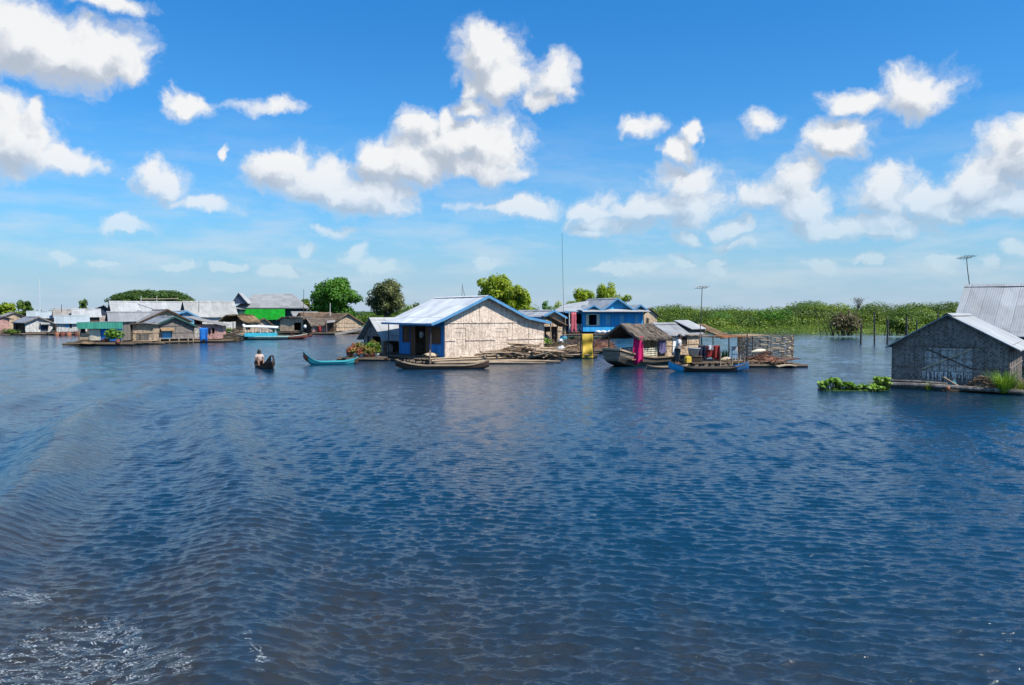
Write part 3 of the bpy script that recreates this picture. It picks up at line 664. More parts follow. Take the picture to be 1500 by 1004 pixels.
# ------------------------------------------------------------------ boats (local: x along the keel, bow at -x, z 0 = waterline)
def hull_section(u, L, B, D, bowr, sternr, fine=.12, flat=.55, inset=0.0):
    """u 0..1 from bow to stern -> list of points across the open hull"""
    e = min(1, max(0, min(u/.38, (1-u)/.30))); b = B/2*(fine + (1-fine)*math.sin(e*math.pi/2)**.8) - inset
    rise = bowr*max(0, 1-u/.34)**2.0 + sternr*max(0, (u-.70)/.30)**2.0
    keel = -.12 + inset*.8 + (bowr*.85)*max(0, 1-u/.22)**1.8 + (sternr*.8)*max(0, (u-.8)/.2)**1.8
    x = (u-.5)*L; top = D + rise; b = max(b, .012)
    return [(x,-b,top),(x,-b*.93,keel+(top-keel)*.5),(x,-b*flat,keel+.02),(x,0,keel),(x,b*flat,keel+.02),(x,b*.93,keel+(top-keel)*.5),(x,b,top)]
def canoe(name, label, loc, yaw, L=5, B=.9, D=.22, bowr=.5, sternr=.3, hull=None, rim=None, prow=None, stern=None, inner=None, cat='boat', group=None, seats=3, prow_len=.09):
    t = thing(name, label, cat, loc, R(yaw), group); n = 36
    us = [i/n for i in range(n+1)]; h = MB(); outer = [hull_section(u,L,B,D,bowr,sternr) for u in us]; inn = [hull_section(.02+u*.96,L,B,D-.004,bowr,sternr,inset=.035) for u in us]
    def rng(o, a, b): return [s for u, s in zip(us, o) if a-1e-6 <= u <= b+1e-6]
    a = prow_len if prow else 0; b = 1-prow_len if stern else 1
    h.loft(rng(outer, a, b), closed=False); hb = h.build('hull', hull, t, smooth=True)
    li = MB(); li.loft([s[::-1] for s in inn], closed=False); li.build('lining', inner or M['wood'], t, smooth=True)
    g = MB()
    for k in (0, 6):
        g.loft([[(o[k][0],o[k][1]-.03*(1 if k == 0 else -1),o[k][2]+.015),(o[k][0],o[k][1]+.045*(1 if k == 0 else -1),o[k][2]+.015),(o[k][0],o[k][1]+.045*(1 if k == 0 else -1),o[k][2]-.03),(o[k][0],o[k][1]-.03*(1 if k == 0 else -1),o[k][2]-.03)] for o in outer])
    g.build('gunwale', rim or hull, t)
    def tip(lo, hi, mt, nm):
        p = MB(); ss = [[(q[0], q[1]*1.03, q[2]+.004) for q in hull_section(lo+(hi-lo)*i/8,L,B,D,bowr,sternr)] for i in range(9)]
        p.loft(ss, closed=False); p.add([q for s_ in (ss[0], ss[-1]) for q in s_], [tuple(range(7)), tuple(range(13,6,-1))])
        p.loft([[(s_[0][0],s_[0][1],s_[0][2]+.012),(s_[6][0],s_[6][1],s_[6][2]+.012)] for s_ in ss], closed=False)
        p.build(nm, mt, t)
    if prow: tip(0, prow_len, prow, 'prow')
    if stern: tip(1-prow_len, 1, stern, 'stern_tip')
    for i in range(seats):
        u = .28+.5*i/max(1,seats-1); s_ = hull_section(u,L,B,D,bowr,sternr,inset=.03); p = MB(); z = D-.07
        p.box(s_[0][0]-.1, s_[0][0]+.1, s_[0][1]+.01, s_[6][1]-.01, z-.025, z); p.build('thwart', rim or M['wood'], t)
    f = MB(); 
    for i in range(4):
        y = -.22*B + .44*B*i/3; f.box(-L*.30, L*.30, y-.05, y+.05, -.07, -.05)
    f.build('floor_board', M['wood'], t)
    return t
# ------------------------------------------------------------------ plants
def leaf_quads(C, size, rg, flat=0.0, aspect=.6, out=None):
    n = len(C); nrm = rg.normal(size=(n,3)); nrm[:,2] = np.abs(nrm[:,2])*(1+flat) + .15
    if out is not None: nrm = nrm*.42 + out*1.0; nrm /= np.linalg.norm(nrm, axis=1)[:,None]
    a = np.cross(nrm, rg.normal(size=(n,3))); a /= np.linalg.norm(a, axis=1)[:,None]; b = np.cross(nrm, a)
    s = size*rg.uniform(.55, 1.3, n)[:,None] if np.ndim(size) == 0 else size[:,None]*rg.uniform(.6,1.25,n)[:,None]
    V = np.stack([C-a*s, C-b*s*aspect+nrm*s*.12, C+a*s, C+b*s*aspect+nrm*s*.12], 1).reshape(-1,3)
    return V, np.arange(4*n).reshape(n,4)
def crown_points(cl, rg, dens, shell=.55):
    """points spread through leafy puffs (cx,cy,cz,rx,ry,rz), crowded towards each puff's skin"""
    out = []; puff = []; dirs = []
    for i, (cx,cy,cz,rx,ry,rz) in enumerate(cl):
        n = int(dens*rx*rz); d = rg.normal(size=(n,3)); d /= np.linalg.norm(d,axis=1)[:,None]
        r = shell + (1-shell)*rg.random(n)**.7; r *= (.85+.3*rg.random(n))
        d2 = d*r[:,None]*np.array([rx,ry,rz]); out.append(d2+np.array([cx,cy,cz])); puff += [i]*n; q = d/np.array([rx,ry,rz]); dirs.append(q/np.linalg.norm(q,axis=1)[:,None])
    return np.concatenate(out), np.array(puff), np.concatenate(dirs)
def limbs(mb, base, tops, r0, rg, sway=.15):
    for t in tops:
        p = Vector(base); q = Vector(t); pts = [p]; d = q-p
        for k in range(1,5):
            f = k/4; pts.append(p+d*f + Vector((rg.normal()*sway*(1-f), rg.normal()*sway*(1-f), .25*d.length*.25*math.sin(f*3.14))))
        mb.tube(pts, [r0*(1-.8*k/4) for k in range(5)], 6)
def tree(name, label, px, Y, zg, top, width, leaf, seed, form='round', cat='tree', group=None, dens=55, lsize=.24, depth=None, trunk_h=None, npuff=22, sag=.0):
    rg = np.random.default_rng(seed); x = X(px, Y); t = thing(name, label, cat, (x, Y, zg), 0, group)
    h = top-zg; rw = width/2; rd = (depth or width)/2; cl = []
    th = trunk_h if trunk_h is not None else h*.25
    for k in range(npuff):
        if form == 'round':
            a = rg.random()*6.283; u = rg.random()**.6*.8; zz = rg.random()
            ww = math.sin(math.pi*(.15+.75*zz))**.7
            cl.append((math.cos(a)*u*rw*ww, math.sin(a)*u*rd*ww, th+(h-th)*(.08+.78*zz), rw*rg.uniform(.24,.4), rd*rg.uniform(.24,.4), (h-th)*rg.uniform(.13,.21)))
        elif form == 'dome':
            a = rg.random()*6.283; u = rg.random()**.5*.88; cl.append((math.cos(a)*u*rw, math.sin(a)*u*rd, th+(h-th)*(.86*math.sqrt(max(0.02,1-u*u))*rg.uniform(.8,1)), rw*rg.uniform(.14,.24), rd*rg.uniform(.14,.24), (h-th)*rg.uniform(.12,.2)))
        else: # airy: loose upright sprays
            a = rg.random()*6.283; u = rg.random()**.5*.85; zz = rg.random()**.8; ww = 1-.45*zz
            cl.append((math.cos(a)*u*rw*ww, math.sin(a)*u*rd*ww, th*.6+(h-th*.6)*(.12+.76*zz), rw*rg.uniform(.16,.3), rd*rg.uniform(.16,.3), h*rg.uniform(.07,.15)))
    C, pf, dr = crown_points(cl, rg, dens); C[:,2] = np.minimum(C[:,2], h*1.02) - sag*((C[:,0]/rw)**2)
    if form != 'round': C[:,2] = np.maximum(C[:,2], .1)
    V, Q = leaf_quads(C, lsize, rg, .3, out=dr); base = rg.random(len(cl))
    np_mesh('crown', V, Q, leaf, t, tint=np.clip(.65*base[pf]+.35*rg.random(len(Q)), 0, 1))
    tr = MB(); tr.tube([(0,0,-.3),(rg.normal()*.05*h,rg.normal()*.05*h,th*.7),(rg.normal()*.06*h,0,th*1.2)], [h*.045,h*.035,h*.025], 8)
    limbs(tr, (0,0,th*.8), [cl[i][:3] for i in range(0,len(cl),2)], h*.016, rg, h*.03); tr.build('trunk', M['trunk'], t)
    return t
def blade_clump(name, label, loc, n, hgt, spread, leaf, seed, cat='plant', group=None, w=.03, lean=.5):
    rg = np.random.default_rng(seed); vs = []; qs = []; tn = []
    for k in range(n):
        a = rg.random()*6.283; r = spread*.35*math.sqrt(rg.random()); bx, by = r*math.cos(a), r*math.sin(a); hh = hgt*rg.uniform(.55,1.1); a2 = a+rg.normal()*.6; ln = lean*rg.uniform(.2,1.2)*hh
        prev = None
        for i in range(4):
            f = i/3; p = np.array([bx+math.cos(a2)*ln*f**1.8, by+math.sin(a2)*ln*f**1.8, hh*f*(1-.22*f*lean)]); ww = w*(1-f*.85)
            sd = np.array([-math.sin(a2), math.cos(a2), 0])*ww
            vs += [p-sd, p+sd]; m_ = len(vs)
            if i: qs.append((m_-4, m_-3, m_-1, m_-2)); tn.append(rg.random())
    o = np_mesh(name, np.array(vs), np.array(qs), leaf, None, loc, tint=tn); return tag(o, label, cat, group)
def bush_mesh(name, loc, w, d, h, leaf, seed, n=420, ls=.09, parent=None, puffs=6):
    rg = np.random.default_rng(seed); cl = [(rg.uniform(-.32,.32)*w, rg.uniform(-.32,.32)*d, h*rg.uniform(.35,.7), w*rg.uniform(.2,.34), d*rg.uniform(.2,.34), h*rg.uniform(.22,.34)) for _ in range(puffs)]
    C, pf, dr = crown_points(cl, rg, n/max(.01, sum(c[3]*c[5] for c in cl))); C[:,2] = np.maximum(C[:,2], .02)
    V, Q = leaf_quads(C, ls, rg, .2, out=dr); return np_mesh(name, V, Q, leaf, parent, loc, tint=np.clip(.4*rg.random(len(cl))[pf]+.6*rg.random(len(Q)), 0, 1))
# ------------------------------------------------------------------ placing houses from what the river shows of their front wall
def span(px0, px1, Y, yaw):
    x0 = X(px0, Y); q = (px1-750)/F; return (q*Y-x0)/(math.cos(R(yaw))-q*math.sin(R(yaw)))
def hpx(name, label, px0, px1, Y, yaw, L, pts, fz=.35, wall=None, roof=None, w=None, anchor='L', **k):
    c, s = math.cos(R(yaw)), math.sin(R(yaw))
    x0, y0 = X(px0, Y), Y
    if w is None: w = span(px0, px1, Y, yaw)
    if anchor == 'R': x0, y0 = x0 - c*w, y0 - s*w
    if isinstance(pts, dict): prof = sym(w, pts['ze'], pts['zr'], pts.get('oh', .35))
    else:
        prof = []
        for px, py in pts:
            t = span(px0, px, Y, yaw); prof.append((t, Z(py, Y + s*t)))
    return house(name, label, (x0, y0, 0), yaw, w, L, prof, fz, wall, roof, **k)
def adopt(root, other, off):
    """move the parts of a second body under the first thing"""
    for ch in list(other.children):
        ch.parent = root; ch.location = (ch.location[0]+off[0], ch.location[1]+off[1], ch.location[2]+off[2])
    bpy.data.objects.remove(other)
def loc2(root, p):
    """world point -> the thing's own frame"""
    a = -root.rotation_euler[2]; dx, dy = p[0]-root.location[0], p[1]-root.location[1]
    return (dx*math.cos(a)-dy*math.sin(a), dx*math.sin(a)+dy*math.cos(a), p[2]-root.location[2])

# ------------------------------------------------------------------ the pale woven house with the blue front, centre
main = house('floating_house', 'pale woven bamboo house with bright blue porch wall and blue edged zinc roof', (-4.2, 50, 0), 36, 7.9, 6.0,
    [(-1.1,2.44),(-.15,2.77),(3.12,4.18),(6.3,2.79),(8.2,2.46)], .3, M['weave_pale'], M['zinc_main'], ohf=.32, ohb=.4, fascia=M['blue_trim'], battens=1.3,
    sides={'left': M['blue_paint']},
    front=[(.79,1.55,.82,2.12,'shutter',M['weave_pale'],None),(3.82,4.85,1.0,2.06,'shutter',M['weave_pale'],None)],
    left=[(.5,1.8,1.15,2.17,'shutter',M['wood_red'],M['wood_red']),(1.9,2.42,.3,2.2,'door',M['wood_red']),(2.42,3.75,.3,2.25),(3.75,4.4,.3,2.2,'door',M['wood_red']),(4.5,5.4,1.15,2.15,'shutter',M['wood_red'],M['wood_red'])],
    raft=(-1.7,8.3,-.75,6.4,.2,'x'), deck=(-1.6,-.02,-.5,6.1,.27))
p = MB()
for z, y in ((.30,-.62),(.20,-.95)): p.tube([(-1.5,y,z),(2.2,y-.04,z+.03),(6.4,y,z-.02)], .06, 6)
for x in (-1.2,.6,2.4,4.4): p.tube([(x,-.95,.02),(x,-.9,.42)], .05, 6)
p.build('walkway_rail', M['branch2'], main)
for y in (.1, 5.7):
    p = MB(); p.tube([(-.95,y,.25),(-.92,y,2.46)], .035, 6); p.build('porch_post', M['pole'], main)
annex = hpx('floating_shed', 'small grey gabled kitchen shed with open dark side left of the blue porch', 533, 561, 57, -50, 5.0, dict(ze=1.56, zr=2.72, oh=.42), .3, M['weave_grey'], M['zinc_pale'], cat='shed', w=2.7,
    front=[(.45,.8,.8,1.45,'shutter',M['dark']),(1.15,2.3,.35,1.45)], right=[(.25,4.6,.36,1.42)], ohf=.35, battens=.7, raft=(-.9,3.4,-.6,5.2,.22,'y'), posts=[(2.68,.05,1.5),(2.68,2.4,1.5)])
tt = thing('sack', 'pale straw coloured sack lying on the porch by the blue corner', 'sack', (X(632,50.4), 50.6, .27), R(36))
b = MB(); b.sheet(lambda u,v: (1.1*(u-.5), .42*math.sin((v-.5)*5.5)*(.6+.4*math.sin(u*3.1)), .17+.16*math.cos((v-.5)*6.28)*math.sin(.3+u*2.5)), 10, 12, .01); b.build('bag', M['cane'], tt, smooth=True)
def pole_thing(name, label, cat, px, Y, z0, py_top, r=.03, mat='branch2', lean=0, group=None):
    b = MB(); h = Z(py_top, Y)-z0; b.tube([(0,0,0),(lean*.4,0,h*.5),(lean,0,h)], [r, r*.9, r*.7], 6)
    return tag(b.build(name, M[mat], None, (X(px,Y), Y, z0)), label, cat, group)
pole_thing('mooring_pole', 'short pale mooring pole in front of the blue porch', 'pole', 629.5, 48.6, -.4, 513, .055, 'branch2')

# firewood heap at the right end of the raft
rg = random.Random(4)
for k in range(84):
    f = rg.random(); px = 716 + 104*f; Y = 50.0 + 3.4*rg.random() + f*2.6; z = .12 + .85*rg.random()*(1-abs(f-.5)*1.3) + .05
    L = rg.uniform(1.2, 3.4); a = rg.gauss(.1, .42); tilt = rg.gauss(.0, .13); r = rg.uniform(.045, .10)
    b = MB(); n = 5; bend = rg.uniform(-.28,.28)
    b.tube([((i/n-.5)*L, bend*math.sin(i/n*3.14)+rg.uniform(-.02,.02), tilt*(i/n-.5)*L+rg.uniform(-.02,.02)+.05*math.sin(i/n*3.1)) for i in range(n+1)], [r*(1-.45*i/n) for i in range(n+1)], 6)
    if rg.random() < .4: b.tube([(0,0,.02),(.35*L*.5,rg.uniform(-.25,.25),.16)], [r*.6, r*.25], 5)
    o = b.build('firewood_log', M['branch' if rg.random() < .62 else 'branch2'], None, (X(px,Y), Y, z), a + R(16))
    tag(o, 'crooked firewood branch in the heap against the pale woven house', 'firewood', 'firewood branches heaped by the pale house')
for px0, px1, Y0, z in ((640,800,48.2,.06),(700,822,48.9,.12)):
    b = MB(); l = X(px1,Y0)-X(px0,Y0); b.tube([(0,0,0),(l*.4,.1,.04),(l,.2,-.02)], [.09,.1,.06], 7)
    tag(b.build('float_log', M['branch2'], None, (X(px0,Y0),Y0,z), R(3)), 'long pale log floating along the %s of the firewood heap' % ('left foot' if px0 < 700 else 'right foot'), 'log')

# canoes
canoe('canoe', 'long slim dark canoe with pale rim moored before the woven house', (X(648,44.6), 44.6, 0), 3, 5.2, .72, .20, .33, .28, M['hull_brown'], M['branch2'], inner=M['wood'], seats=2)
canoe('canoe', 'turquoise canoe with red brown prow tip drifting left of the potted plants', (X(484,48.6), 48.7, 0), 22, 3.3, .74, .16, .62, .25, M['turquoise'], M['turquoise'], prow=M['hull_red'], stern=M['hull_brown'], prow_len=.07, seats=2)
b = canoe('canoe', 'dark brown canoe with high prow carrying a seated person', (X(387,45.6), 45.6, 0), 121, 3.2, .74, .14, .62, .3, M['hull_brown'], M['hull_brown'], inner=M['hull_brown'], seats=2)
blue_canoe = canoe('canoe', 'black hulled canoe with bright blue ends beside the houseboat platform', (X(1040,42.4), 42.6, 0), 2, 4.3, .8, .22, .36, .30, M['black'], M['hull_grey'], prow=M['cyan'], stern=M['blue_dark'], prow_len=.17, seats=3, inner=M['hull_grey'])
canoe('canoe', 'small low brown dugout tucked between houseboat and blue canoe', (X(977,45.2), 45.0, 0), 14, 2.5, .55, .10, .12, .1, M['hull_grey'], M['branch2'], seats=1)

# potted plants on the little raft left of the shed
raft_ = thing('plant_raft', 'low log raft carrying the potted plants left of the grey shed', 'raft', (X(535,52.5), 52.6, 0))
raft_mesh(-1.4, 1.6, -1.1, 1.2, .18, .12, 'x', 8).build('raft_logs', M['log'], raft_)
b = MB()
for i in range(8): b.box(-1.35, 1.5, -1.0+.27*i, -.76+.27*i, .19, .225)
b.build('raft_boards', M['wood_y'], raft_)
rg = random.Random(21)
spots = [(513,51.9,'leaf_redpot',.45),(517,52.6,'leaf_redpot',.6),(521,51.8,'leaf_pot',.42),(525,52.7,'leaf_pot',.7),(529,51.8,'leaf_redpot',.4),(533,52.4,'leaf_pot',.62),(537,51.7,'leaf_pot',.5),(541,52.8,'leaf_bright',.7),(544,51.9,'leaf_pot',.52),(548,52.9,'leaf_pot',.85),(552,52.0,'leaf_reed',.75)]
lab = ['reddish leaved potted plant at the left tip of the plant raft','tall red potted plant standing second on the plant raft','low yellow green plant in a clay pot on the plant raft front edge','bushy yellow plant in a pot behind the front row of pots','small red leaved plant in the middle of the plant raft','upright yellow green potted plant in the middle of the plant raft','rounded golden leaved plant in a clay pot at the raft front','fresh green potted bush at the back of the plant raft','yellowish potted bush near the right end of the plant raft','tallest yellow green potted plant beside the grey shed','reedy green potted plant closest to the shed post']
for (px, Y, lf, h), lb in zip(spots, lab):
    t = thing('potted_plant', lb, 'plant', (X(px,Y), Y, .22), rg.random()*6, 'potted plants on the raft')
    b = MB(); b.lathe([(.10,0),(.15,.2),(.165,.22),(.15,.235),(.12,.19)], 10); b.build('pot', M['pot'] if rg.random() < .7 else M['white_plastic'], t, smooth=True)
    bush_mesh('foliage', (0,0,.14), .66, .55, h*1.3, M[lf], rg.randint(0,999), 190, .085, t, 5)
# kitchen things in the shed opening
for k, (px, Y, z, lb) in enumerate(((566,55.6,.31,'tall white water jar in the dark shed opening, left of two'),(571.5,56.0,.31,'rounded pale jar in the dark shed opening, right of two'))):
    t = thing('water_jar', lb, 'jar', (X(px,Y), Y, z)); b = MB(); b.lathe([(.13,0),(.2,.15),(.22,.35),(.15,.52),(.12,.58)], 12); b.build('jar', M['white_plastic' if k == 0 else 'grey_tub'], t, smooth=True)
    b = MB(); b.lathe([(.13,.58),(.13,.62),(.03,.64)], 10); b.build('lid', M['steel'], t)
def laundry(name, label, cat, px, Y, ztop, w, h, mat, yaw=0, seed=0, fold=5, group=None, taper=.1):
    rg = random.Random(seed); ph = rg.random()*6
    b = MB(); b.sheet(lambda u,v: ((u-.5)*w*(1-taper*v), .05*math.sin(u*fold*2+ph+v)*(.3+v) , -h*v*(1+.08*math.sin(u*7+ph))), 14, 8, .012)
    return tag(b.build(name, M[mat], None, (X(px,Y), Y, ztop), R(yaw), smooth=True), label, cat, group)
laundry('shirt_on_line', 'white shirt hanging inside the dark blue-house doorway', 'laundry', 617.5, 52.6, 1.85, .34, .35, 'white_cloth', 36)

# ------------------------------------------------------------------ small zinc house just behind on the right, with its lean-to
h5 = hpx('floating_house', 'small low zinc roofed woven house half hidden behind the pale house', 795, 824, 68, 36, 4.4, [(791,464.2),(808.6,454.6),(827,465.2)], .4, M['weave_tan'], M['zinc_pale'], fascia=M['blue_trim'], battens=.8, raft=(-.6,3.2,-.6,4.5,.3,'x'))
t = thing('thatched_lean_to', 'ragged thatch lean-to on crooked posts beside the small zinc house', 'shelter', (X(806,66), 66, 0), R(20))
pr = [(-.1, Z(463,66)), (1.35, Z(476,66))]; rm = roof_mesh(pr, -.3, 1.6, .12, .06, 5); thatch_strands(rm, pr, -.3, 1.6, 50, 6); rm.build('roof', M['thatch'], t)
for x, y, z in ((0,0,2.7),(1.25,0,2.0),(1.25,1.5,2.0)):
    b = MB(); b.tube([(x,y,0),(x+.04,y,z)], .05, 6); b.build('post', M['bamboo'], t)
b = MB(); wall_panel(b, lambda a,d,z: (a,1.6+d,z), -.1, 1.3, .3, 1.9, [(.3,.8,.7,1.5)]); b.build('back_wall', M['wood_dark'], t)
raft_mesh(-.8, 2.6, -1.6, 1.8, .3, .14, 'x', 9).build('raft', M['log'], t)
pole_thing('bamboo_post', 'pale upright bamboo pole between the lean-to and blue house porch', 'pole', 828, 66.5, .1, 465, .05, 'branch2')
tt = thing('barrel', 'teal plastic barrel standing beside the thatch lean-to', 'barrel', (X(825.5,65.6), 65.6, .3))
b = MB(); b.lathe([(.26,0),(.3,.1),(.3,.3),(.31,.34),(.3,.38),(.3,.75),(.26,.85)], 14); b.build('drum', M['barrel'], tt, smooth=True); b = MB(); b.lathe([(.27,.85),(.27,.9),(.05,.91)], 12); b.build('lid', M['blue_dark'], tt)
tt = thing('water_jug', 'pale blue water jug beside the teal barrel', 'jug', (X(821.5,65.2), 65.2, .3))
b = MB(); b.lathe([(.2,0),(.24,.1),(.24,.45),(.14,.6),(.07,.66)], 12); b.build('jug', M['white_plastic'], tt, smooth=True); b = MB(); b.lathe([(.08,.66),(.08,.72)], 8); b.build('cap', M['cyan'], tt)
bush_o = bush_mesh('green_shrub', (X(801,62), 62, .2), .9, .8, 1.1, M['leaf_bright'], 77, 260, .09); tag(bush_o, 'small bright green shrub growing at the right corner of the woven house', 'shrub')
# brush heap, timber and the pale bundle on it
def brush_heap(name, label, px, Y, z, w, d, h, mat, seed, n=260, cat='heap', ln=.7):
    rg = random.Random(seed); b = MB()
    def prof(x, y): return h*max(0, 1-(2*x/w)**2*.9-(2*y/d)**2*.9)*(.75+.3*math.sin(x*5+seed)*math.cos(y*4+seed))
    b.sheet(lambda u,v: ((u-.5)*w, (v-.5)*d, prof((u-.5)*w,(v-.5)*d)*.62+.02), 14, 8, .03)
    for k in range(n):
        x = rg.uniform(-.5,.5)*w; y = rg.uniform(-.5,.5)*d; zz = prof(x,y)
        a = rg.uniform(0,6.28); l = ln*rg.uniform(.4,1); q = Vector((math.cos(a)*l, math.sin(a)*l*.6, rg.uniform(-.25,.3)*l))
        r = rg.uniform(.009,.030); p0 = Vector((x,y,zz+.02)); b.tube([p0-q/2, p0+q/2], [r, r*.6], 3, False)
    return tag(b.build(name, M[mat], None, (X(px,Y), Y, z)), label, cat)
brush_heap('brush_heap', 'tangled heap of cut brush and sticks right of the firewood', 824, 58, .2, 2.9, 2.4, 1.05, 'haywire', 31, 420)
brush_heap('brush_heap', 'dark mound of dry vines beside the yellow sheet', 845, 58.5, .2, 1.3, 1.6, 1.15, 'haywire', 32, 260)
brush_heap('net_heap', 'reddish brown heap of nets in front of the blue house', 882, 63, .25, 2.1, 2.0, .95, 'brown_net', 33, 320)
tag(raft_mesh(X(797,56), X(866,56), 54.5, 59, .24, .13, 'x', 12).build('log_raft', M['log']), 'loose log raft under the brush heap between woven house and yellow sheet', 'raft')
tag(raft_mesh(X(868,61), X(905,61), 60.5, 64.5, .26, .13, 'x', 13).build('log_raft', M['log']), 'log raft under the reddish nets behind the houseboat bow', 'raft')
for k, (px, Y, l, a, z, lb) in enumerate(((832,55.2,1.5,.5,.75,'short pale pole leaning on the brush heap'),(812,55.0,2.4,.05,.32,'grey pole lying along the raft below the brush heap'),(850,54.6,2.6,-.06,.36,'dark long pole lying in front of the yellow sheet'),(838,54.2,3.6,.02,.22,'longest pole at the water edge of the brush raft'))):
    b = MB(); b.tube([(-l/2,0,-.1 if k else -.3),(0,.02,.03),(l/2,0,.1 if not k else 0)], [.05,.055,.04], 6); tag(b.build('timber_pole', M['branch2' if k in (0,3) else 'branch'], None, (X(px,Y),Y,z), a), lb, 'pole')
b = MB(); b.sheet(lambda u,v: (.55*(u-.5)+.08*math.cos(v*6), .3*math.sin(v*6.28)*math.sin(u*3.1), .2+.2*math.cos(v*6.28)*math.sin(.25+u*2.7)+.03*math.sin(u*14)), 12, 12, .01)
tag(b.build('cloth_bundle', M['white_plastic'], None, (X(821,55.6),55.4,.42), .2, smooth=True), 'blue white plastic bundle lying on the brush raft', 'bundle')
# yellow sheet hung on a frame
t = thing('hanging_sheet', 'yellow plastic sheet hung from a low frame at the water edge', 'sheet', (X(860.5,54.2), 54.2, 0), R(6))
b = MB(); zt = Z(490,54.2)
b.sheet(lambda u,v: ((u-.5)*.72*(1+.08*math.sin(v*8)), -.06*math.sin(u*5+v*3)*(.3+v)-.10*math.sin(v*9.5+u*1.2)*abs(math.sin(v*3.14)), zt*(1-v)+.02), 14, 22, .012); b.build('sheet', M['yellow_tarp'], t, smooth=True)
b = MB(); b.tube([(-.5,.06,zt+.02),(.5,.06,zt+.03)], .035, 6); b.tube([(-.45,.1,-.3),(-.42,.08,zt)], .04, 6); b.tube([(.45,.1,-.3),(.42,.08,zt)], .04, 6); b.build('frame', M['pole'], t)

# ------------------------------------------------------------------ the sky blue house behind with three front gables
bh = house('floating_house', 'bright blue board house with three front gables and white porch rail', (8.4, 95, 0), 20, 8.0, 7.5,
    [(-.4,3.35),(.26,3.45),(1.15,3.94),(2.05,3.45),(2.5,3.47),(4.3,4.76),(6.4,3.47),(6.7,3.5),(7.4,4.0),(8.35,3.38)], .78, M['blue_house'], M['zinc_pale'], ohf=.5, fascia=M['blue_trim'],
    front=[(.75,1.75,1.55,2.75,None,None),(2.95,3.65,1.5,2.75,'shutter',M['blue_pale']),(4.85,5.5,1.5,2.75,'shutter',M['blue_pale']),(6.85,7.45,1.5,2.75,'shutter',M['blue_pale'])],
    left=[(.4,2.8,.8,2.9)], raft=(-3.6,8.6,-1.4,7.8,.55,'x'), gable=M['blue_house'])
for x0, x1, nm in ((.35,.72,'shutter'),(1.78,2.12,'shutter')):
    b = MB(); b.box(x0, x1, -.06, -.02, 1.5, 2.8); b.build(nm, M['cream'], bh)
b = MB(); b.box(.7,1.8,-.05,.0,2.76,2.84); b.box(.7,1.8,-.05,.0,1.46,1.54); b.build('window_frame', M['cream'], bh)
aw = MB(); aw.sheet(lambda u,v: (-.5+9.0*u, -.08-1.0*v, 3.42-.30*v), 12, 3, .04); aw.build('awning', M['zinc_pale'], bh)
pr = MB(); c00 = loc2(bh,(*at(808,94.3)[:2],Z(457,94.3))); c10 = loc2(bh,(*at(860,95.2)[:2],Z(457.2,95.2))); c01 = loc2(bh,(*at(826,100)[:2],Z(446.5,100))); c11 = loc2(bh,(*at(862,100)[:2],Z(441,100)))
pr.sheet(lambda u,v: tuple((c00[i]*(1-u)+c10[i]*u)*(1-v)+(c01[i]*(1-u)+c11[i]*u)*v for i in range(3)), 8, 5, .04); pr.build('porch_roof', M['zinc_pale'], bh)
b = MB(); b.box(-3.3, -.01, .3, 4.5, .70, .78); b.build('porch_floor', M['wood_y'], bh)
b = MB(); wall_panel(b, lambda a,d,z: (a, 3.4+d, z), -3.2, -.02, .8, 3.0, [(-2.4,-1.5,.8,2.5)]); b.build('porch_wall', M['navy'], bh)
for x in (-3.15, -1.6):
    b = MB(); b.tube([(x,.4,.4),(x,.4,3.0)], .06, 6); b.build('porch_post', M['white'], bh)
b = MB()
for z in (1.0, 1.62): b.beam((-1.6,.35,z),(-.03,.35,z), .05)
for i in range(4):
    x = -1.55+.5*i; b.beam((x,.35,.78),(x,.35,1.62), .05)
for i in range(3):
    x = -1.55+.5*i; b.beam((x,.34,1.02),(x+.5,.34,1.6), .04); b.beam((x+.5,.36,1.02),(x,.36,1.6), .04)
b.build('porch_rail', M['white'], bh)
b = MB(); b.box(-2.2,-.2,.34,.42,3.0,3.2); b.build('porch_header', M['blue_trim'], bh)
laundry('curtain', 'rose pink curtain hanging on the blue house porch', 'curtain', 840.5, 94.2, Z(458,94.2), .62, 2.3, 'rose', 20, 3, 6, taper=-.35)
for k, (px, w) in enumerate(((876,.8),(884,.9),(893,.7),(901,.8))):
    b = MB(); b.sheet(lambda u,v: (w*(u-.5), .2*math.sin(v*6.28)*math.sin(u*3.1), .2+.2*math.cos(v*6.28)*math.sin(.25+u*2.7)), 10, 10, .01)
    tag(b.build('laundry_bag', M['white_plastic' if k % 2 == 0 else 'white_cloth'], None, (X(px,93.6),93.6+.12*k,.58), .3*k, smooth=True), ['pale bag under the yellow window of the blue house','white bag left of the middle below the blue house wall','white bag right of the middle below the blue house wall','pale bag nearest the thatch roof below the blue house wall'][k], 'bag')
bb = bush_mesh('potted_bush', (X(922,92.5), 92.5, .7), 1.5, 1.0, 1.3, M['leaf_bright'], 5, 300, .11); tag(bb, 'leafy green bush before the right shutters of the blue house', 'bush')
hpx('floating_shed', 'small tan gabled shed at the right end of the blue house', 943, 962.5, 104, 34, 4, [(941,457.5),(950.5,452),(965,464)], .4, M['weave_tan'], M['thatch_grey'], cat='shed', front=[(.4,.9,1.6,2.3,'shutter',M['dark'])], raft=(-.5,2.5,-.5,4.2,.3,'x'))
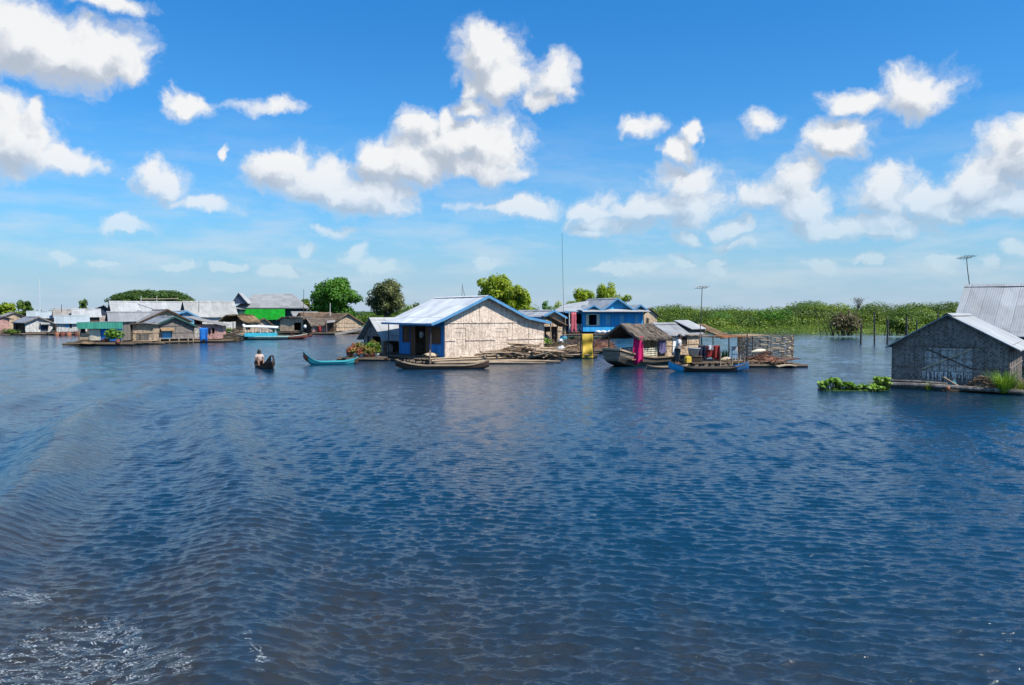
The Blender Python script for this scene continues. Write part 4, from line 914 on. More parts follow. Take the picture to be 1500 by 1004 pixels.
# ------------------------------------------------------------------ houseboat with thatched bow shelter and zinc cabin
hb = house('houseboat', 'wooden houseboat with thatched bow shelter and grey zinc cabin', (5.58, 47.45, 0), -41, 2.2, 3.3, [(-.12,1.70),(1.1,2.47),(2.32,1.70)], .46, M['weave_tan'], M['thatch_grey'], thatch=True, skip=('front','back','left','right'), ohf=.25, ohb=.05)
cab = house('cabin', 'cabin', (5.58, 47.45, 0), -41, 1.96, 4.25, [(-.2,1.74),(.98,2.46),(2.18,1.74)], .46, M['weave_tan'], M['zinc_grey'], ohf=.05, ohb=.25, battens=1.1,
    right=[(.75,1.65,.52,1.6,'door',M['white'],M['wood_dark']),(1.95,2.5,1.1,1.56,'shutter',M['dark'],M['wood'])])
adopt(hb, cab, (.12, 3.3, 0))
h = MB(); n = 40; us = [i/n for i in range(n+1)]
outer = [hull_section(u, 10.2, 2.5, .48, .55, .15, .5, .7) for u in us]; h.loft(outer, closed=False); h.loft([[ (q[0]*.985, q[1]*.94, q[2]-.003+.04) if 0 < k < 6 else (q[0]*.985, q[1]*.94, q[2]) for k, q in enumerate(s)][::-1] for s in outer], closed=False)
h.add([q for q in outer[0]], [tuple(range(7))]); h.add([q for q in outer[-1]], [tuple(range(6,-1,-1))])
hh = h.build('hull', M['hull_grey'], hb, (1.1, 4.0, 0), R(90), smooth=False)
g = MB()
for k in (0, 6): g.loft([[(o[k][0],o[k][1]-.05,o[k][2]+.03),(o[k][0],o[k][1]+.05,o[k][2]+.03),(o[k][0],o[k][1]+.05,o[k][2]-.06),(o[k][0],o[k][1]-.05,o[k][2]-.06)] for o in outer])
g.beam((outer[0][0][0],outer[0][0][1],outer[0][0][2]),(outer[0][6][0],outer[0][6][1],outer[0][6][2]),.1,.14); g.build('gunwale', M['branch2'], hb, (1.1,4.0,0), R(90))
d = MB(); d.box(.1, 2.1, -.5, 8.2, .40, .455); d.build('deck', M['wood'], hb)
for x, y in ((.12,.05),(2.08,.05),(.12,3.2),(2.08,3.15),(2.08,2.15)):
    b = MB(); b.tube([(x,y,.42),(x+.02,y,1.78 if abs(x-1) > .8 else 2.3)], .045, 6); b.build('post', M['bamboo'], hb)
def rail(p0, p1, z0, z1, rows, name, mt, parent):
    b = MB(); p0 = Vector((*p0,0)); p1 = Vector((*p1,0))
    for i in range(rows):
        z = z0+(z1-z0)*i/(rows-1); b.beam(p0+Vector((0,0,z)), p1+Vector((0,0,z)), .025, .07)
    n = max(2, int((p1-p0).length/.45))
    for i in range(n+1):
        q = p0.lerp(p1, i/n); b.beam(q+Vector((0,0,z0-.04)), q+Vector((0,0,z1+.03)), .05, .05)
    b.build(name, mt, parent)
rail((2.12,.35), (2.12,2.15), .52, 1.0, 5, 'side_rail', M['cream'], hb); rail((.15,.0), (2.05,.0), .56, .95, 4, 'bow_rail', M['wood_grey'], hb); rail((.1,.2),(.1,3.0), .56,.95,4,'far_rail', M['wood_grey'], hb)
# leafy screen behind the bow opening, cloth panel on the side, second small roof
lr = MB(); pr = [(-.05, 2.62), (1.25, 1.95)]
lr.sheet(lambda u,v: (1.0+1.3*u, 6.1+1.9*v, 2.60-.55*u), 6, 4, .05); lr.build('upper_roof', M['zinc_pale'], hb)
lw = MB(); lw.sheet(lambda u,v: (1.0+1.25*u, 8.0, 1.8+(.78-.5*u)*v), 6, 3, .05); lw.build('upper_gable', M['weave_tan'], hb)
sl = MB(); sp = [(1.2, 2.35), (2.9, 1.72)]
rm = roof_mesh(sp, 8.05, 9.7, .1, .05, 4); thatch_strands(rm, sp, 8.05, 9.7, 45, 8); rm.build('stern_thatch', M['thatch_gold'], hb)
c, s = math.cos(R(-41)), math.sin(R(-41))
def hbw(x, y, z): return (5.58 + c*x - s*y, 47.45 + s*x + c*y, z)
def hang(name, label, cat, p, yaw, w, h, mat, seed, fold=5, taper=.1, group=None):
    rg = random.Random(seed); ph = rg.random()*6; b = MB()
    b.sheet(lambda u,v: ((u-.5)*w*(1-taper*math.sin(v*2.6)), .05*math.sin(u*fold*2.2+ph+v*.8)*(.4+v), -h*v*(1+.07*math.sin(u*7+ph))), 16, 10, .012)
    return tag(b.build(name, M[mat], None, p, R(yaw), smooth=True), label, cat, group)
hang('magenta_cloth', 'vivid magenta cloth hanging at the corner of the houseboat shelter', 'cloth', hbw(2.2,-.02,1.74), -8, .48, 1.52, 'magenta', 2, 4, -.25)
hang('patterned_cloth', 'violet blue cloth panel hanging beside the houseboat rail', 'cloth', hbw(2.14,2.72,1.66), 49, .85, 1.0, 'violet', 5, 3, .02)
# platform with canopy, right of the houseboat
PY = 46.4
pf = thing('floating_platform', 'log platform with thin ragged canopy on poles beside the houseboat', 'platform', (X(1080,PY), PY, 0), R(4))
x0, x1 = X(1003,PY)-X(1080,PY), X(1165,PY)-X(1080,PY)
raft_mesh(x0, x1, -1.0, 3.0, .22, .14, 'x', 17).build('raft', M['log'], pf)
b = MB(); rg = random.Random(3)
for i in range(30):
    xx = x0+.2+(x1-x0-.8)*i/30; b.box(xx, xx+(x1-x0-.8)/30-.03, -.9+rg.uniform(-.15,.1), 2.8+rg.uniform(-.2,.2), .23, .265+rg.uniform(0,.02))
b.build('deck', M['wood'], pf)
for px, y, zt in ((1044,.2,1.72),(1093,-.9,1.95),(1103,.3,1.7),(1117,1.4,1.6),(1030,1.9,1.8),(1072,2.6,1.7)):
    q = X(px,PY+y)-X(1080,PY); b = MB(); b.tube([(q,y,-.3),(q+.03,y,zt*.6),(q+.01,y,zt)], [.045,.04,.03], 6); b.build('post', M['pole'], pf)
cp = [(X(1024,PY)-X(1080,PY), 1.78), (0, 1.66), (X(1122,PY)-X(1080,PY), 1.80)]
rm = roof_mesh([(cp[0][0], cp[0][1]), (-.8,1.70)], .2, 2.9, .06, .05, 3); rm.build('canopy', M['thatch'], pf)
rm = roof_mesh([(-.78,1.69), (.75,1.74)], -.1, 2.9, .05, .05, 4); thatch_strands(rm, [(-.78,1.69),(.75,1.74)], -.1, 2.9, 14, 9); rm.build('canopy', M['orange'], pf)
b = MB()
for k in range(5): b.tube([(.6,.2+.6*k,1.74),(1.75,.25+.55*k,1.8)], .03, 5)
b.build('canopy_pole', M['bamboo'], pf)
for px, y, zt in ((1053,-1.05,.85),(1070.5,-1.0,.62),(1080,-1.02,.62),(1088.5,-1.0,.6)):
    q = X(px,PY+y)-X(1080,PY); b = MB(); b.tube([(q,y,0),(q,y,zt)], .035, 6); b.build('stub_post', M['branch2'], pf)
# big openwork fish cage of cane and wire
CY = 48.2
cg = thing('fish_cage', 'large round openwork cane and wire fish cage at the end of the platform', 'cage', (X(1121.5,CY), CY, .28), 0)
a_, b_ = (X(1160,CY)-X(1083,CY))/2, 1.15; hC = Z(491,CY)-.28; rg = random.Random(12)
def ring(z, n=40, k=1.0): return [(a_*k*math.copysign(abs(math.cos(2*math.pi*i/n))**.75, math.cos(2*math.pi*i/n)), b_*k*math.copysign(abs(math.sin(2*math.pi*i/n))**.75, math.sin(2*math.pi*i/n)), z) for i in range(n+1)]
w_ = MB()
for i in range(19): w_.tube([(p[0]+rg.uniform(-.03,.03), p[1], p[2]+rg.uniform(-.03,.03)) for p in ring(hC*i/18)], .012, 4, False)
rr = ring(0, 76)
for i in range(76): w_.tube([rr[i], (rr[i][0]+rg.uniform(-.06,.06), rr[i][1], hC*.5), (rr[i][0]+rg.uniform(-.05,.05), rr[i][1], hC*rg.uniform(.9,1.04))], .011, 4, False)
for i in range(150):
    k = rg.randrange(76); z = rg.uniform(0,.8)*hC; j = (k+rg.randint(4,9)) % 76; w_.tube([(rr[k][0],rr[k][1],z),(rr[j][0],rr[j][1],z+rg.uniform(.1,.4))], .009, 4, False)
w_.build('cage_mesh', M['wire'], cg)
for i in range(11):
    a = 2*math.pi*i/11; f_ = MB(); f_.tube([(a_*.99*math.cos(a), b_*.99*math.sin(a), -.05), (a_*math.cos(a), b_*math.sin(a), hC)], .022, 5); f_.build('cage_post', M['pole'], cg)
c_ = MB()
for i in range(80):
    k = rg.randrange(38, 76); z = hC*rg.uniform(.05,1.0); p = Vector(rr[k]); q = Vector(rr[(k+3) % 76]); p.z = z; q.z = z+rg.uniform(-.02,.02); o_ = Vector((p.x*.02, p.y*.02-.015, 0)); c_.beam(p+o_, p.lerp(q, rg.uniform(.5,1))+o_, .02, .045)
c_.build('cane_strip', M['cane'], cg)
# wooden ramp boat end right of the cage
b = MB(); b.sheet(lambda u,v: (1.5*(u-.5), .9*(v-.5), .12+.33*math.sin(u*1.6)+.02*math.sin(v*20)), 8, 8, .05); tag(b.build('ramp', M['hull_brown'], None, (X(1149,46.3), 46.2, .03), R(4)), 'brown plank ramp lying at the right end of the platform', 'ramp')
b = MB(); b.sheet(lambda u,v: (1.0*(u-.5), .6*(v-.5), .06+.10*math.sin(u*2.6)), 6, 6, .05); tag(b.build('ramp_board', M['cane'], None, (X(1153,45.3), 45.4, .0), R(-3)), 'pale board floating beside the plank ramp', 'board')
# clutter on the platform
t = thing('wash_tub', 'large grey white wash tub on the platform left of the laundry', 'tub', (X(1016.5,46), 46, .62)); b = MB(); b.lathe([(.26,0),(.34,.42),(.37,.45),(.35,.46),(.31,.42),(.24,.04)], 16); b.build('tub', M['grey_tub'], t, smooth=True); b = MB(); b.lathe([(.34,.43),(.385,.445),(.385,.475),(.34,.47)], 16, cap=False); b.build('rim', M['white_plastic'], t)
t = thing('crate_stand', 'low dark box under the grey wash tub', 'box', (X(1017,46), 46, .265)); b = MB(); b.box(-.4,.4,-.3,.3,0,.34); b.build('box', M['wood_dark'], t); b = MB(); b.box(-.43,.43,-.33,.33,.341,.355); b.build('lid', M['wood'], t)
t = thing('jerrycan', 'yellow jerrycan lying at the foot of the wash tub', 'jerrycan', (X(1008,45.6), 45.6, .27), .5); b = MB(); b.loft([[(-.16,-.1,0),(.16,-.1,0),(.16,.1,0),(-.16,.1,0)],[(-.17,-.11,.05),(.17,-.11,.05),(.17,.11,.05),(-.17,.11,.05)],[(-.17,-.11,.3),(.17,-.11,.3),(.17,.11,.3),(-.17,.11,.3)],[(-.1,-.08,.36),(.12,-.08,.36),(.12,.08,.36),(-.1,.08,.36)]]); b.build('can', M['yellow_tarp'], t); b = MB(); b.tube([(-.08,0,.36),(-.08,0,.42),(.08,0,.42),(.08,0,.36)], .02, 6); b.build('handle', M['yellow_tarp'], t)
ll = MB(); ll.tube([(X(1020,46.2),46.1,1.28),(X(1036,46.2),46.2,1.22),(X(1053,45.6),45.5,1.26)], .008, 4); tag(ll.build('clothes_line', M['wire']), 'thin clothes line strung under the platform canopy', 'line')
hang('dark_cloth', 'dark blue clothes hanging left on the platform line', 'laundry', (X(1029,46.2),46.13,1.23), 0, .5, .75, 'navy_cloth', 7)
hang('red_cloth', 'wide dark red sarong hanging on the platform line', 'laundry', (X(1041,46.1),46.1,1.22), -12, .72, .72, 'red', 8, 4)
hang('white_towel', 'small white towel laid over the red sarong on the line', 'laundry', (X(1041.5,46.0),46.0,1.25), -12, .34, .28, 'white_cloth', 9, 3, .3)
hang('red_cloth', 'narrow red cloth hanging at the right end of the platform line', 'laundry', (X(1050.5,45.8),45.72,1.24), -14, .32, .78, 'red', 10, 3)
bo = blade_clump('leafy_plant', 'small green plant behind the red cloth on the platform', (X(1058.5,48.2),48.2,.28), 60, .75, .8, M['leaf_bright'], 3, 'plant', None, .04); 
t = thing('plastic_chair', 'small blue grey chair standing behind the stub posts on the platform', 'chair', (X(1079,47.2), 47.2, .27), R(15))
b = MB(); b.box(-.2,.2,-.2,.2,.38,.41); b.build('seat', M['blue_dark'], t)
b = MB(); b.box(-.2,.2,.18,.2,.6,.85); b.box(-.2,-.15,.18,.2,.41,.6); b.box(.15,.2,.18,.2,.41,.6); b.build('backrest', M['grey_tub'], t)
for x in (-.18,.18):
    for y in (-.18,.18):
        b = MB(); b.beam((x,y,0),(x,y,.38),.035); b.build('leg', M['grey_tub'], t)
brush_heap('basket_heap', 'brown heap of baskets and rope inside the near side of the cage', 1118, 46.1, .27, 1.9, 1.0, .62, 'brown_net', 41, 200)
for k, (px, w, z, mt, lb) in enumerate(((1112,.95,.80,'cream','pale sack lying on top of the basket heap'),(1063,.7,.33,'cane','straw coloured sack lying behind the stub posts'))):
    b = MB(); b.sheet(lambda u,v: (w*(u-.5), .16*math.sin(v*6.28)*math.sin(.2+u*2.8), .14+.13*math.cos(v*6.28)*math.sin(.2+u*2.8)+.12*u), 12, 10, .01); tag(b.build('sack', M[mt], None, (X(px,46.1),46.2,z-.1), .2, smooth=True), lb, 'sack')
for k in range(9):
    px = 1066+k*9+ (k%3)*3; Y = 45.7+.25*(k%4); b = MB(); l = rg.uniform(.5,1.3); b.tube([(-l/2,0,0),(0,.03,.03),(l/2,0,0)], rg.uniform(.025,.05), 5)
    tag(b.build('driftwood_stick', M['branch2' if k%2 else 'branch'], None, (X(px,Y),Y,.32), rg.uniform(-.5,.5)), 'short loose stick lying on the front of the canopy platform', 'stick', 'loose sticks on the platform')

# ------------------------------------------------------------------ grey woven house and its neighbour at the right edge
gh = house('floating_house', 'grey woven bamboo house in shade with crossed boards on its gable', (16.1, 34, 0), -36, 4.25, 6.6,
    [(-.22,1.70),(2.07,3.08),(4.62,1.68)], .10, M['weave_grey'], M['zinc_pale'], ohf=.28, ohb=.3, battens=.72, wob=.012,
    front=[(1.2,3.02,.70,1.70,None,None)], raft=(-.5,5.6,-.75,6.9,.06,'x'))
b = MB(); wall_panel(b, lambda a,d,z: (a,.03+d,z), 1.21, 3.01, .71, 1.69, [], None, .02); sh = b.build('shutter', M['weave_white'], gh)
b = MB()
for i in range(7): b.beam((1.24+.29*i,-.005,.71),(1.24+.29*i,-.005,1.69),.02,.02)
for z in (.73,1.0,1.3,1.6): b.beam((1.21,-.035,z),(3.01,-.035,z),.02,.02)
b.build('lattice', M['wood_grey'], sh)
b = MB(); b.beam((1.18,-.075,.82),(2.95,-.075,1.68),.03,.06); b.build('brace', M['cane'], gh)
b = MB(); b.beam((1.3,-.09,1.66),(3.0,-.09,.86),.02,.045); b.build('brace', M['wood_dark'], gh)
fr = MB(); rg = random.Random(6)
for k in range(70):
    x = rg.uniform(1.2,3.0); l = rg.uniform(.12,.42); fr.add([(x-.02,-.05,.72),(x+.025,-.05,.72),(x+.012,-.062,.72-l),(x-.006,-.06,.72-l)],[(0,1,2,3)])
fr.build('straw_fringe', M['weave_white'], gh)
b = MB(); b.tube([(-.6,-.9,.16),(1.5,-.95,.2),(4.8,-.9,.12)], .09, 7); b.tube([(-.4,-.62,.3),(1.2,-.6,.32),(2.2,-.62,.28)], .05, 6); b.build('raft_beam', M['wood_grey'], gh)
sk = MB(); sk.box(-.15,4.5,-.55,-.35,-.1,.12); sk.build('raft_skirt', M['wet'], gh)
bk = house('floating_house', 'large house with broad pale zinc roof behind the grey woven house', (28.6, 48.8, 0), -130, 7.0, 11, [(-.3,1.95),(3.5,4.69),(7.35,1.90)], .3, M['weave_grey'], M['zinc_pale'], ohf=.35, ohb=.5, raft=(-.5,7.5,-.5,12,.2,'y'), battens=1.0)
# thatch heap, plank, grasses along the grey house
c36, s36 = math.cos(R(-36)), math.sin(R(-36))
def ghw(x, y, z): return (16.1 + c36*x - s36*y, 34 + s36*x + c36*y, z)
p = ghw(3.35,-.62,.1); ob = brush_heap('straw_heap', 'brown heap of wet straw leaning on the grey house', 0, 1, 0, 1.05, .7, .55, 'haywire', 51, 160, ln=.5); ob.location = p; ob.rotation_euler[2] = R(-36)
b = MB(); b.beam((0,0,0),(.72,-.15,-.42),.12,.04); tag(b.build('plank', M['branch2'], None, ghw(2.05,-.72,.55), R(-36)), 'pale plank leaning against the grey woven house', 'plank')
t = thing('jar', 'round dark teal jar under the leaning plank', 'jar', ghw(2.35,-.5,.12)); b = MB(); b.lathe([(.09,0),(.15,.1),(.15,.2),(.09,.3),(.1,.33)], 12); b.build('body', M['barrel'], t, smooth=True); b = MB(); b.lathe([(.1,.33),(.11,.36),(.02,.37)], 10); b.build('lid', M['dark'], t)
b = MB(); b.lathe([(.06,0),(.1,.05),(.09,.14),(.05,.17)], 10); tag(b.build('clay_pot', M['pot'], None, ghw(2.25,-1.0,.05), 0, smooth=True), 'small clay pot at the water edge below the plank', 'pot')
blade_clump('tall_grass', 'tall bright green grass clump at the right corner of the grey house', ghw(4.18,-.75,.05), 300, .98, .75, M['leaf_bright'], 61, 'grass clump', None, .016, .7)
blade_clump('tall_grass', 'paler grass tuft beside the tall clump at the frame edge', ghw(4.75,-.55,.05), 120, .62, .6, M['leaf_reed'], 62, 'grass clump', None, .016, .7)
blade_clump('water_weed', 'small tuft of weed on the raft log before the grey house', ghw(1.55,-1.0,.03), 50, .36, .3, M['leaf_reed'], 63, 'plant', None, .016, .6)
def hyacinth(label, p, n, h, sp, seed):
    rg = np.random.default_rng(seed); t = thing('water_hyacinth', label, 'water plant', p, 0, 'water hyacinth beside the grey house'); vs = []; qs = []; st = MB(); tn = []
    for k in range(n):
        a = rg.random()*6.283; r = sp*math.sqrt(rg.random()); x, y = r*math.cos(a), r*math.sin(a)*.6; hh = h*rg.uniform(.45,1); lx, ly = x+rg.normal()*.06, y+rg.normal()*.05
        st.tube([(x,y,-.05),(lx,ly,hh)], [.012,.006], 4, False)
        nrm = Vector((rg.normal()*.6, rg.normal()*.6-.35, 1)).normalized(); u = nrm.cross(Vector((0,1,0))).normalized(); v = nrm.cross(u); rad = rg.uniform(.05,.085); m_ = len(vs); c0 = Vector((lx,ly,hh))
        vs += [c0-u*rad*.9-v*rad*.5, c0-v*rad*1.1, c0+u*rad*.9-v*rad*.5, c0+u*rad*.8+v*rad*.6, c0+v*rad*1.1, c0-u*rad*.8+v*rad*.6]
        qs += [(m_,m_+1,m_+2,m_+3),(m_,m_+3,m_+4,m_+5)]; q = rg.random(); tn += [q,q]
    np_mesh('leaves', np.array([tuple(v) for v in vs]), np.array(qs), M['leaf_bright'], t, tint=tn); st.build('stems', M['leaf_reed'], t)
hl = ['leafy hyacinth at the far left tip of the floating strip','tallest hyacinth cluster in the left half of the floating strip','low hyacinth just right of the tallest cluster','sparse hyacinth in the thin middle of the floating strip','small hyacinth right of the middle of the strip','dense hyacinth cluster touching the grey house raft','low hyacinth at the waterline below the dense cluster']
for k, (px, Y, n, h, sp) in enumerate(((1207,32.4,40,.34,.22),(1224,32.6,75,.46,.32),(1240,32.4,40,.3,.24),(1254,32.3,26,.28,.24),(1272,32.4,26,.24,.28),(1293,32.6,90,.5,.34),(1286,31.9,36,.2,.3))):
    hyacinth(hl[k], (X(px,Y),Y,.02), n, h, sp, 70+k)
bm_ = brush_heap('weed_mat', 'thin dark floating weed mat under the hyacinth strip', 1252, 32.5, -.05, 2.9, .8, .14, 'leaf_reed', 66, 240, 'weed mat', .25)
# stakes standing in the river
for k, (px, Y, top, r, lb) in enumerate(((1261,80,476,.10,'short thick dark stake, leftmost in the water before the bank'),(1281.5,78,457.5,.085,'tallest thin dark stake standing in the water'),(1300,80,468,.10,'dark stake close to the left eave of the grey house'),(1328.5,90,464,.11,'dark stake at the bank edge above the grey roof slope'),(1342.5,92,469.5,.1,'short stake just above the grey roof slope'),(1374.5,95,456.5,.1,'pale stake near the top of the grey roof slope'))):
    pole_thing('stake', lb, 'stake', px, Y, -.8, top, r, 'pole', .06*(-1)**k, 'stakes in the river')
# aerials
def aerial(name, label, px, Y, zb, py_top, kink, boom, n, group=None, lean=0.0, r=.028):
    t = thing(name, label, 'aerial', (X(px,Y), Y, zb), 0, group); h = Z(py_top,Y)-zb; b = MB()
    b.tube([(0,0,0),(kink*.6,0,h*.35),(kink*.2+lean*.6,0,h*.7),(lean,0,h)], [r,r*.9,r*.8,r*.7], 6); b.build('mast', M['pole'], t)
    if boom:
        b = MB(); b.tube([(lean-boom*.5,-.2,h-.05),(lean+boom*.5,.2,h+.02)], .02, 5); b.build('boom', M['steel'], t)
        for i in range(n):
            f = (i+.5)/n-.5; c0 = Vector((lean+boom*f, .4*f, h-.015)); l = boom*(.42-.2*abs(f)); b = MB(); b.tube([c0-Vector((.45*l,-.9*l,.25*l)), c0+Vector((.45*l,-.9*l,.25*l))], .013, 4); b.build('element', M['steel'], t)
    return t
aerial('tv_aerial', 'television aerial on a crooked mast behind the big zinc roof', 1416, 47, 3.9, 377, .18, .95, 5, 'television aerials', -.10)
aerial('tv_aerial', 'television aerial on a straight pole beside the houseboat cabin', 1026, 46.2, .1, 421, -.05, .75, 5, 'television aerials', .08)
aerial('radio_mast', 'very tall thin radio mast rising behind the small zinc house', 824.5, 80, .3, 342, .1, 0, 0, None, -.1, .024)
# ------------------------------------------------------------------ far light poles and aerials over the left roofs
for px, Y, zb, top, lb in ((59,150,2,409,'tall faint white pole far behind the left roofs'),(90.5,112,3,446,'thin aerial pole above the small zinc roofs at left'),(291.5,112,3,441,'short pole before the grey slate gable'),(207,126,4,434,'left end post of the pale pole rack over the long roof'),(230,126,4,434.5,'right end post of the pale pole rack over the long roof'),(445,118,2.5,424,'thin dark pole left of the round green tree'),(483.5,114,2.5,444,'short pale post on the brown thatch ridge'),(676.5,58,3.9,416,'thin aerial pole at left above the pale house ridge'),(682,58,3.9,418,'leaning aerial pole at right above the pale house ridge')):
    pole_thing('pole', lb, 'pole', px, Y, zb, top, .045 if Y > 70 else .02, 'white' if px in (59,207,230,483.5) else 'pole', -.25 if px == 682 else .05)
b = MB(); b.tube([(X(206,126),126,Z(438.5,126)),(X(262,126),126,Z(438,126))], .06, 5); tag(b.build('pole', M['cane']), 'long pale horizontal pole laid over the long zinc roof', 'pole')
# ------------------------------------------------------------------ the village on the left bank, back row first
G_ = 'floating houses of the left village'
W = M
# A16 the big hall with the bright green side
hall = house('floating_hall', 'big hall with bright green side sheet and tall pale roof with dark gablet', (X(352,140), 140, 0), 6, 10.2, 8.0, [(-.9,3.74),(10.9,3.74)], .6, M['green_dark'], M['zinc_pale'], ohf=.6, cat='hall', raft=(-.6,10.8,-.8,8.4,.45,'x'), skip=())
b = MB(); b.sheet(lambda u,v: (.15+7.6*u, -.66-.06*math.sin(u*9)*v, 3.60-1.95*v-.10*math.sin(u*5)*v), 18, 5, .02); b.build('green_sheet', M['green_bright'], hall)
# tall hipped roof body rises behind the eave: ridge across, gablet at the left end
rf = MB()
A = [(-.9,-.7,3.76),(10.9,-.7,3.74),(10.9,8.5,3.74),(-.9,8.5,3.76)]; r0, r1 = (1.6,3.8,6.22), (8.3,3.8,6.32); g0 = (.2,2.6,4.95); g1 = (.2,5.0,4.95)
rf.add([A[0],A[1],r1,r0],[(0,1,2,3)]); rf.add([A[2],A[3],r0,r1],[(0,1,2,3)]); rf.add([A[1],A[2],r1],[(0,1,2)]); rf.add([A[3],A[0],r0],[(0,1,2)])
for a, b2 in zip(A, A[1:]+A[:1]): rf.beam(a, b2, .06, .16)
for ch in list(hall.children):
    if ch.name.startswith('roof'):
        for c2 in list(ch.children): bpy.data.objects.remove(c2)
        bpy.data.objects.remove(ch)
rr_ = rf.build('roof', M['zinc_dull'], hall)
gb = MB(); q = loc2(hall,(X(341,139),139.0,Z(445,139))); q2 = loc2(hall,(X(363,139),139.0,Z(445,139))); q3 = loc2(hall,(X(350.5,139),139.0,Z(429.5,139))); q4 = loc2(hall,(X(356,143),143.0,Z(431,143)))
gb.add([q,q2,q3,(q[0],q[1]+.08,q[2]),(q2[0],q2[1]+.08,q2[2]),(q3[0],q3[1]+.08,q3[2])],[(0,1,2),(5,4,3),(0,3,4,1),(1,4,5,2),(2,5,3,0)]); gb.build('gablet', M['slate'], hall)
gr = MB(); gr.add([(q3[0],q3[1]-.25,q3[2]+.05),(q2[0]+.15,q2[1]-.25,q2[2]-.02),(q2[0]+.3,q2[1]+4.2,q2[2]+.05),(q4[0],q4[1],q3[2]+.05)],[(0,1,2,3)]); gr.add([(q3[0],q3[1]-.25,q3[2]+.05),(q[0]-.15,q[1]-.25,q[2]-.02),(q[0]+.1,q[1]+4.2,q[2]),(q4[0],q4[1],q3[2]+.05)],[(3,2,1,0)]); gr.build('gablet_roof', M['zinc_pale'], hall)
hpx('floating_shed', 'dark green shed with small gable left of the green hall', 305, 351, 134, 8, 6, [(303,454.5),(320,453),(332,448.6),(347,452),(353,453)], .5, M['green_dark'], M['zinc_grey'], cat='shed', raft=(-.5,5,-.6,6,.35,'x'), front=[(2.6,4.6,.6,2.6)])
# A15 long grey house with slate gable
hpx('floating_house', 'long zinc roofed house with dark slate gable beside the green shed', 266, 287, 127, -52, 7.5, dict(ze=2.7, zr=4.75, oh=.35), .4, M['weave_white'], M['zinc_dull'], w=3.4, sides={'front': M['slate']}, raft=(-.5,4,-.5,7.8,.3,'y'), group=G_)
# A7 long low roof in front of the dome tree
hpx('floating_house', 'long grey zinc roofed house below the wide dark tree', 161, 172, 126, -56, 12.0, dict(ze=3.25, zr=4.75, oh=.35), .4, M['navy'], M['zinc_pale'], w=3.4, right=[(3,5,.8,2.6),(7.5,10,.9,2.5,'window',M['white'])], raft=(-.5,4,-.5,12.2,.3,'y'), group=G_)
# A6 tall dark house with beige panel
hpx('floating_house', 'tall dark slate house with beige panel and pale roof', 134, 163, 130, 24, 4.5, [(130,455.2),(152.5,447.4),(165,455.4)], .5, M['navy'], M['zinc_dull'], front=[(1.15,3.1,.9,2.5,'window',M['beige'])], ohf=.4, raft=(-.4,4,-.5,4.6,.4,'x'), group=G_)
# A5 pair of low roofs, A3 roof
hpx('floating_house', 'low zinc roofed house in the back row left of the slate house', 107, 112, 122, -58, 3.4, dict(ze=2.55, zr=3.55, oh=.3), .4, M['wood_dark'], M['zinc_pale'], w=2.6, raft=(-.4,3,-.4,3.6,.3,'y'), group=G_)
hpx('floating_house', 'zinc roofed house with small dark gablet in the back row', 80, 85, 122, -58, 3.6, dict(ze=2.5, zr=3.5, oh=.3), .4, M['wood_dark'], M['zinc_old'], w=2.6, raft=(-.4,3,-.4,3.8,.3,'y'), group=G_)
hpx('floating_house', 'bluish low roof house wedged behind the pale gabled house', 42, 48, 122, -58, 3.6, dict(ze=2.35, zr=3.2, oh=.3), .4, M['weave_tan'], M['zinc_blue'], w=2.8, raft=(-.4,3,-.4,3.8,.3,'y'), group=G_)
# A1 brown gables at the frame edge
hpx('floating_house', 'faded brown woven house at the left edge of the view', -14, 14, 113, 40, 5, [(-18,469),(6,463.5),(20,468)], .35, M['pink'], M['zinc_old'], raft=(-.5,4,-.5,5.2,.25,'x'), group=G_)
hpx('floating_house', 'second brown house tucked behind the left edge house', 8, 33, 119, 40, 5, [(5,463.5),(22,457.8),(36,463)], .35, M['weave_tan'], M['zinc_old'], raft=(-.5,4,-.5,5.2,.25,'x'), group=G_)
brush_heap('reed_heap', 'yellowish heap of reeds at the left edge waterline', 8, 108, .1, 2.6, 1.2, .9, 'haywire', 81, 120)
tag(bush_mesh('shrub', (X(14,107.5), 107.5, .05), 2.2, 1.2, .9, M['leaf_reed'], 82, 240, .13), 'low green shrubs at the waterline by the left edge', 'shrub')
# A2 pale board house
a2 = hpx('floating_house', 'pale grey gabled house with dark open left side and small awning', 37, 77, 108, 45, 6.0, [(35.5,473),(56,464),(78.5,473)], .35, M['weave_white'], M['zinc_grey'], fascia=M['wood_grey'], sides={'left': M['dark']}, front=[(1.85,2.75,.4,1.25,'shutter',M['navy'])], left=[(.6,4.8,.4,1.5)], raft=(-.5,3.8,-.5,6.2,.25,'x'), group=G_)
b = MB(); b.sheet(lambda u,v: (1.75+1.15*u, -.03-.5*v, 1.72-.34*v), 4, 2, .03); b.build('awning', M['zinc_dull'], a2)
# A4 whitish house with long roof
a4 = hpx('floating_house', 'whitish house with sloping zinc roof and blue window left of the green shop', 83, 83, 107, -62, 3.6, dict(ze=1.75, zr=2.62, oh=.3), .45, M['weave_white'], M['zinc_blue'], w=3.3, anchor='R', right=[(1.0,1.45,1.0,1.65,'window',M['cyan'],None),(1.5,1.8,.9,1.65,'shutter',M['navy'],None)], raft=(-.4,4.2,-.5,4.4,.3,'y'), group=G_)
for k, px in enumerate((84,92,101,113)):
    b = MB(); b.lathe([(.3,-.15),(.33,0),(.33,.35),(.3,.45)], 10); tag(b.build('float_drum', M['hull_red' if k % 2 else 'pot'], None, (X(px,104.4),104.3,.0), 0, smooth=True), ['rust red float drum at the dark corner of the whitish house','second rust drum below the blue window of the whitish house','third red brown drum below the whitish house wall','red drum nearest the green shop under the whitish house'][k], 'drum', 'float drums by the whitish house')
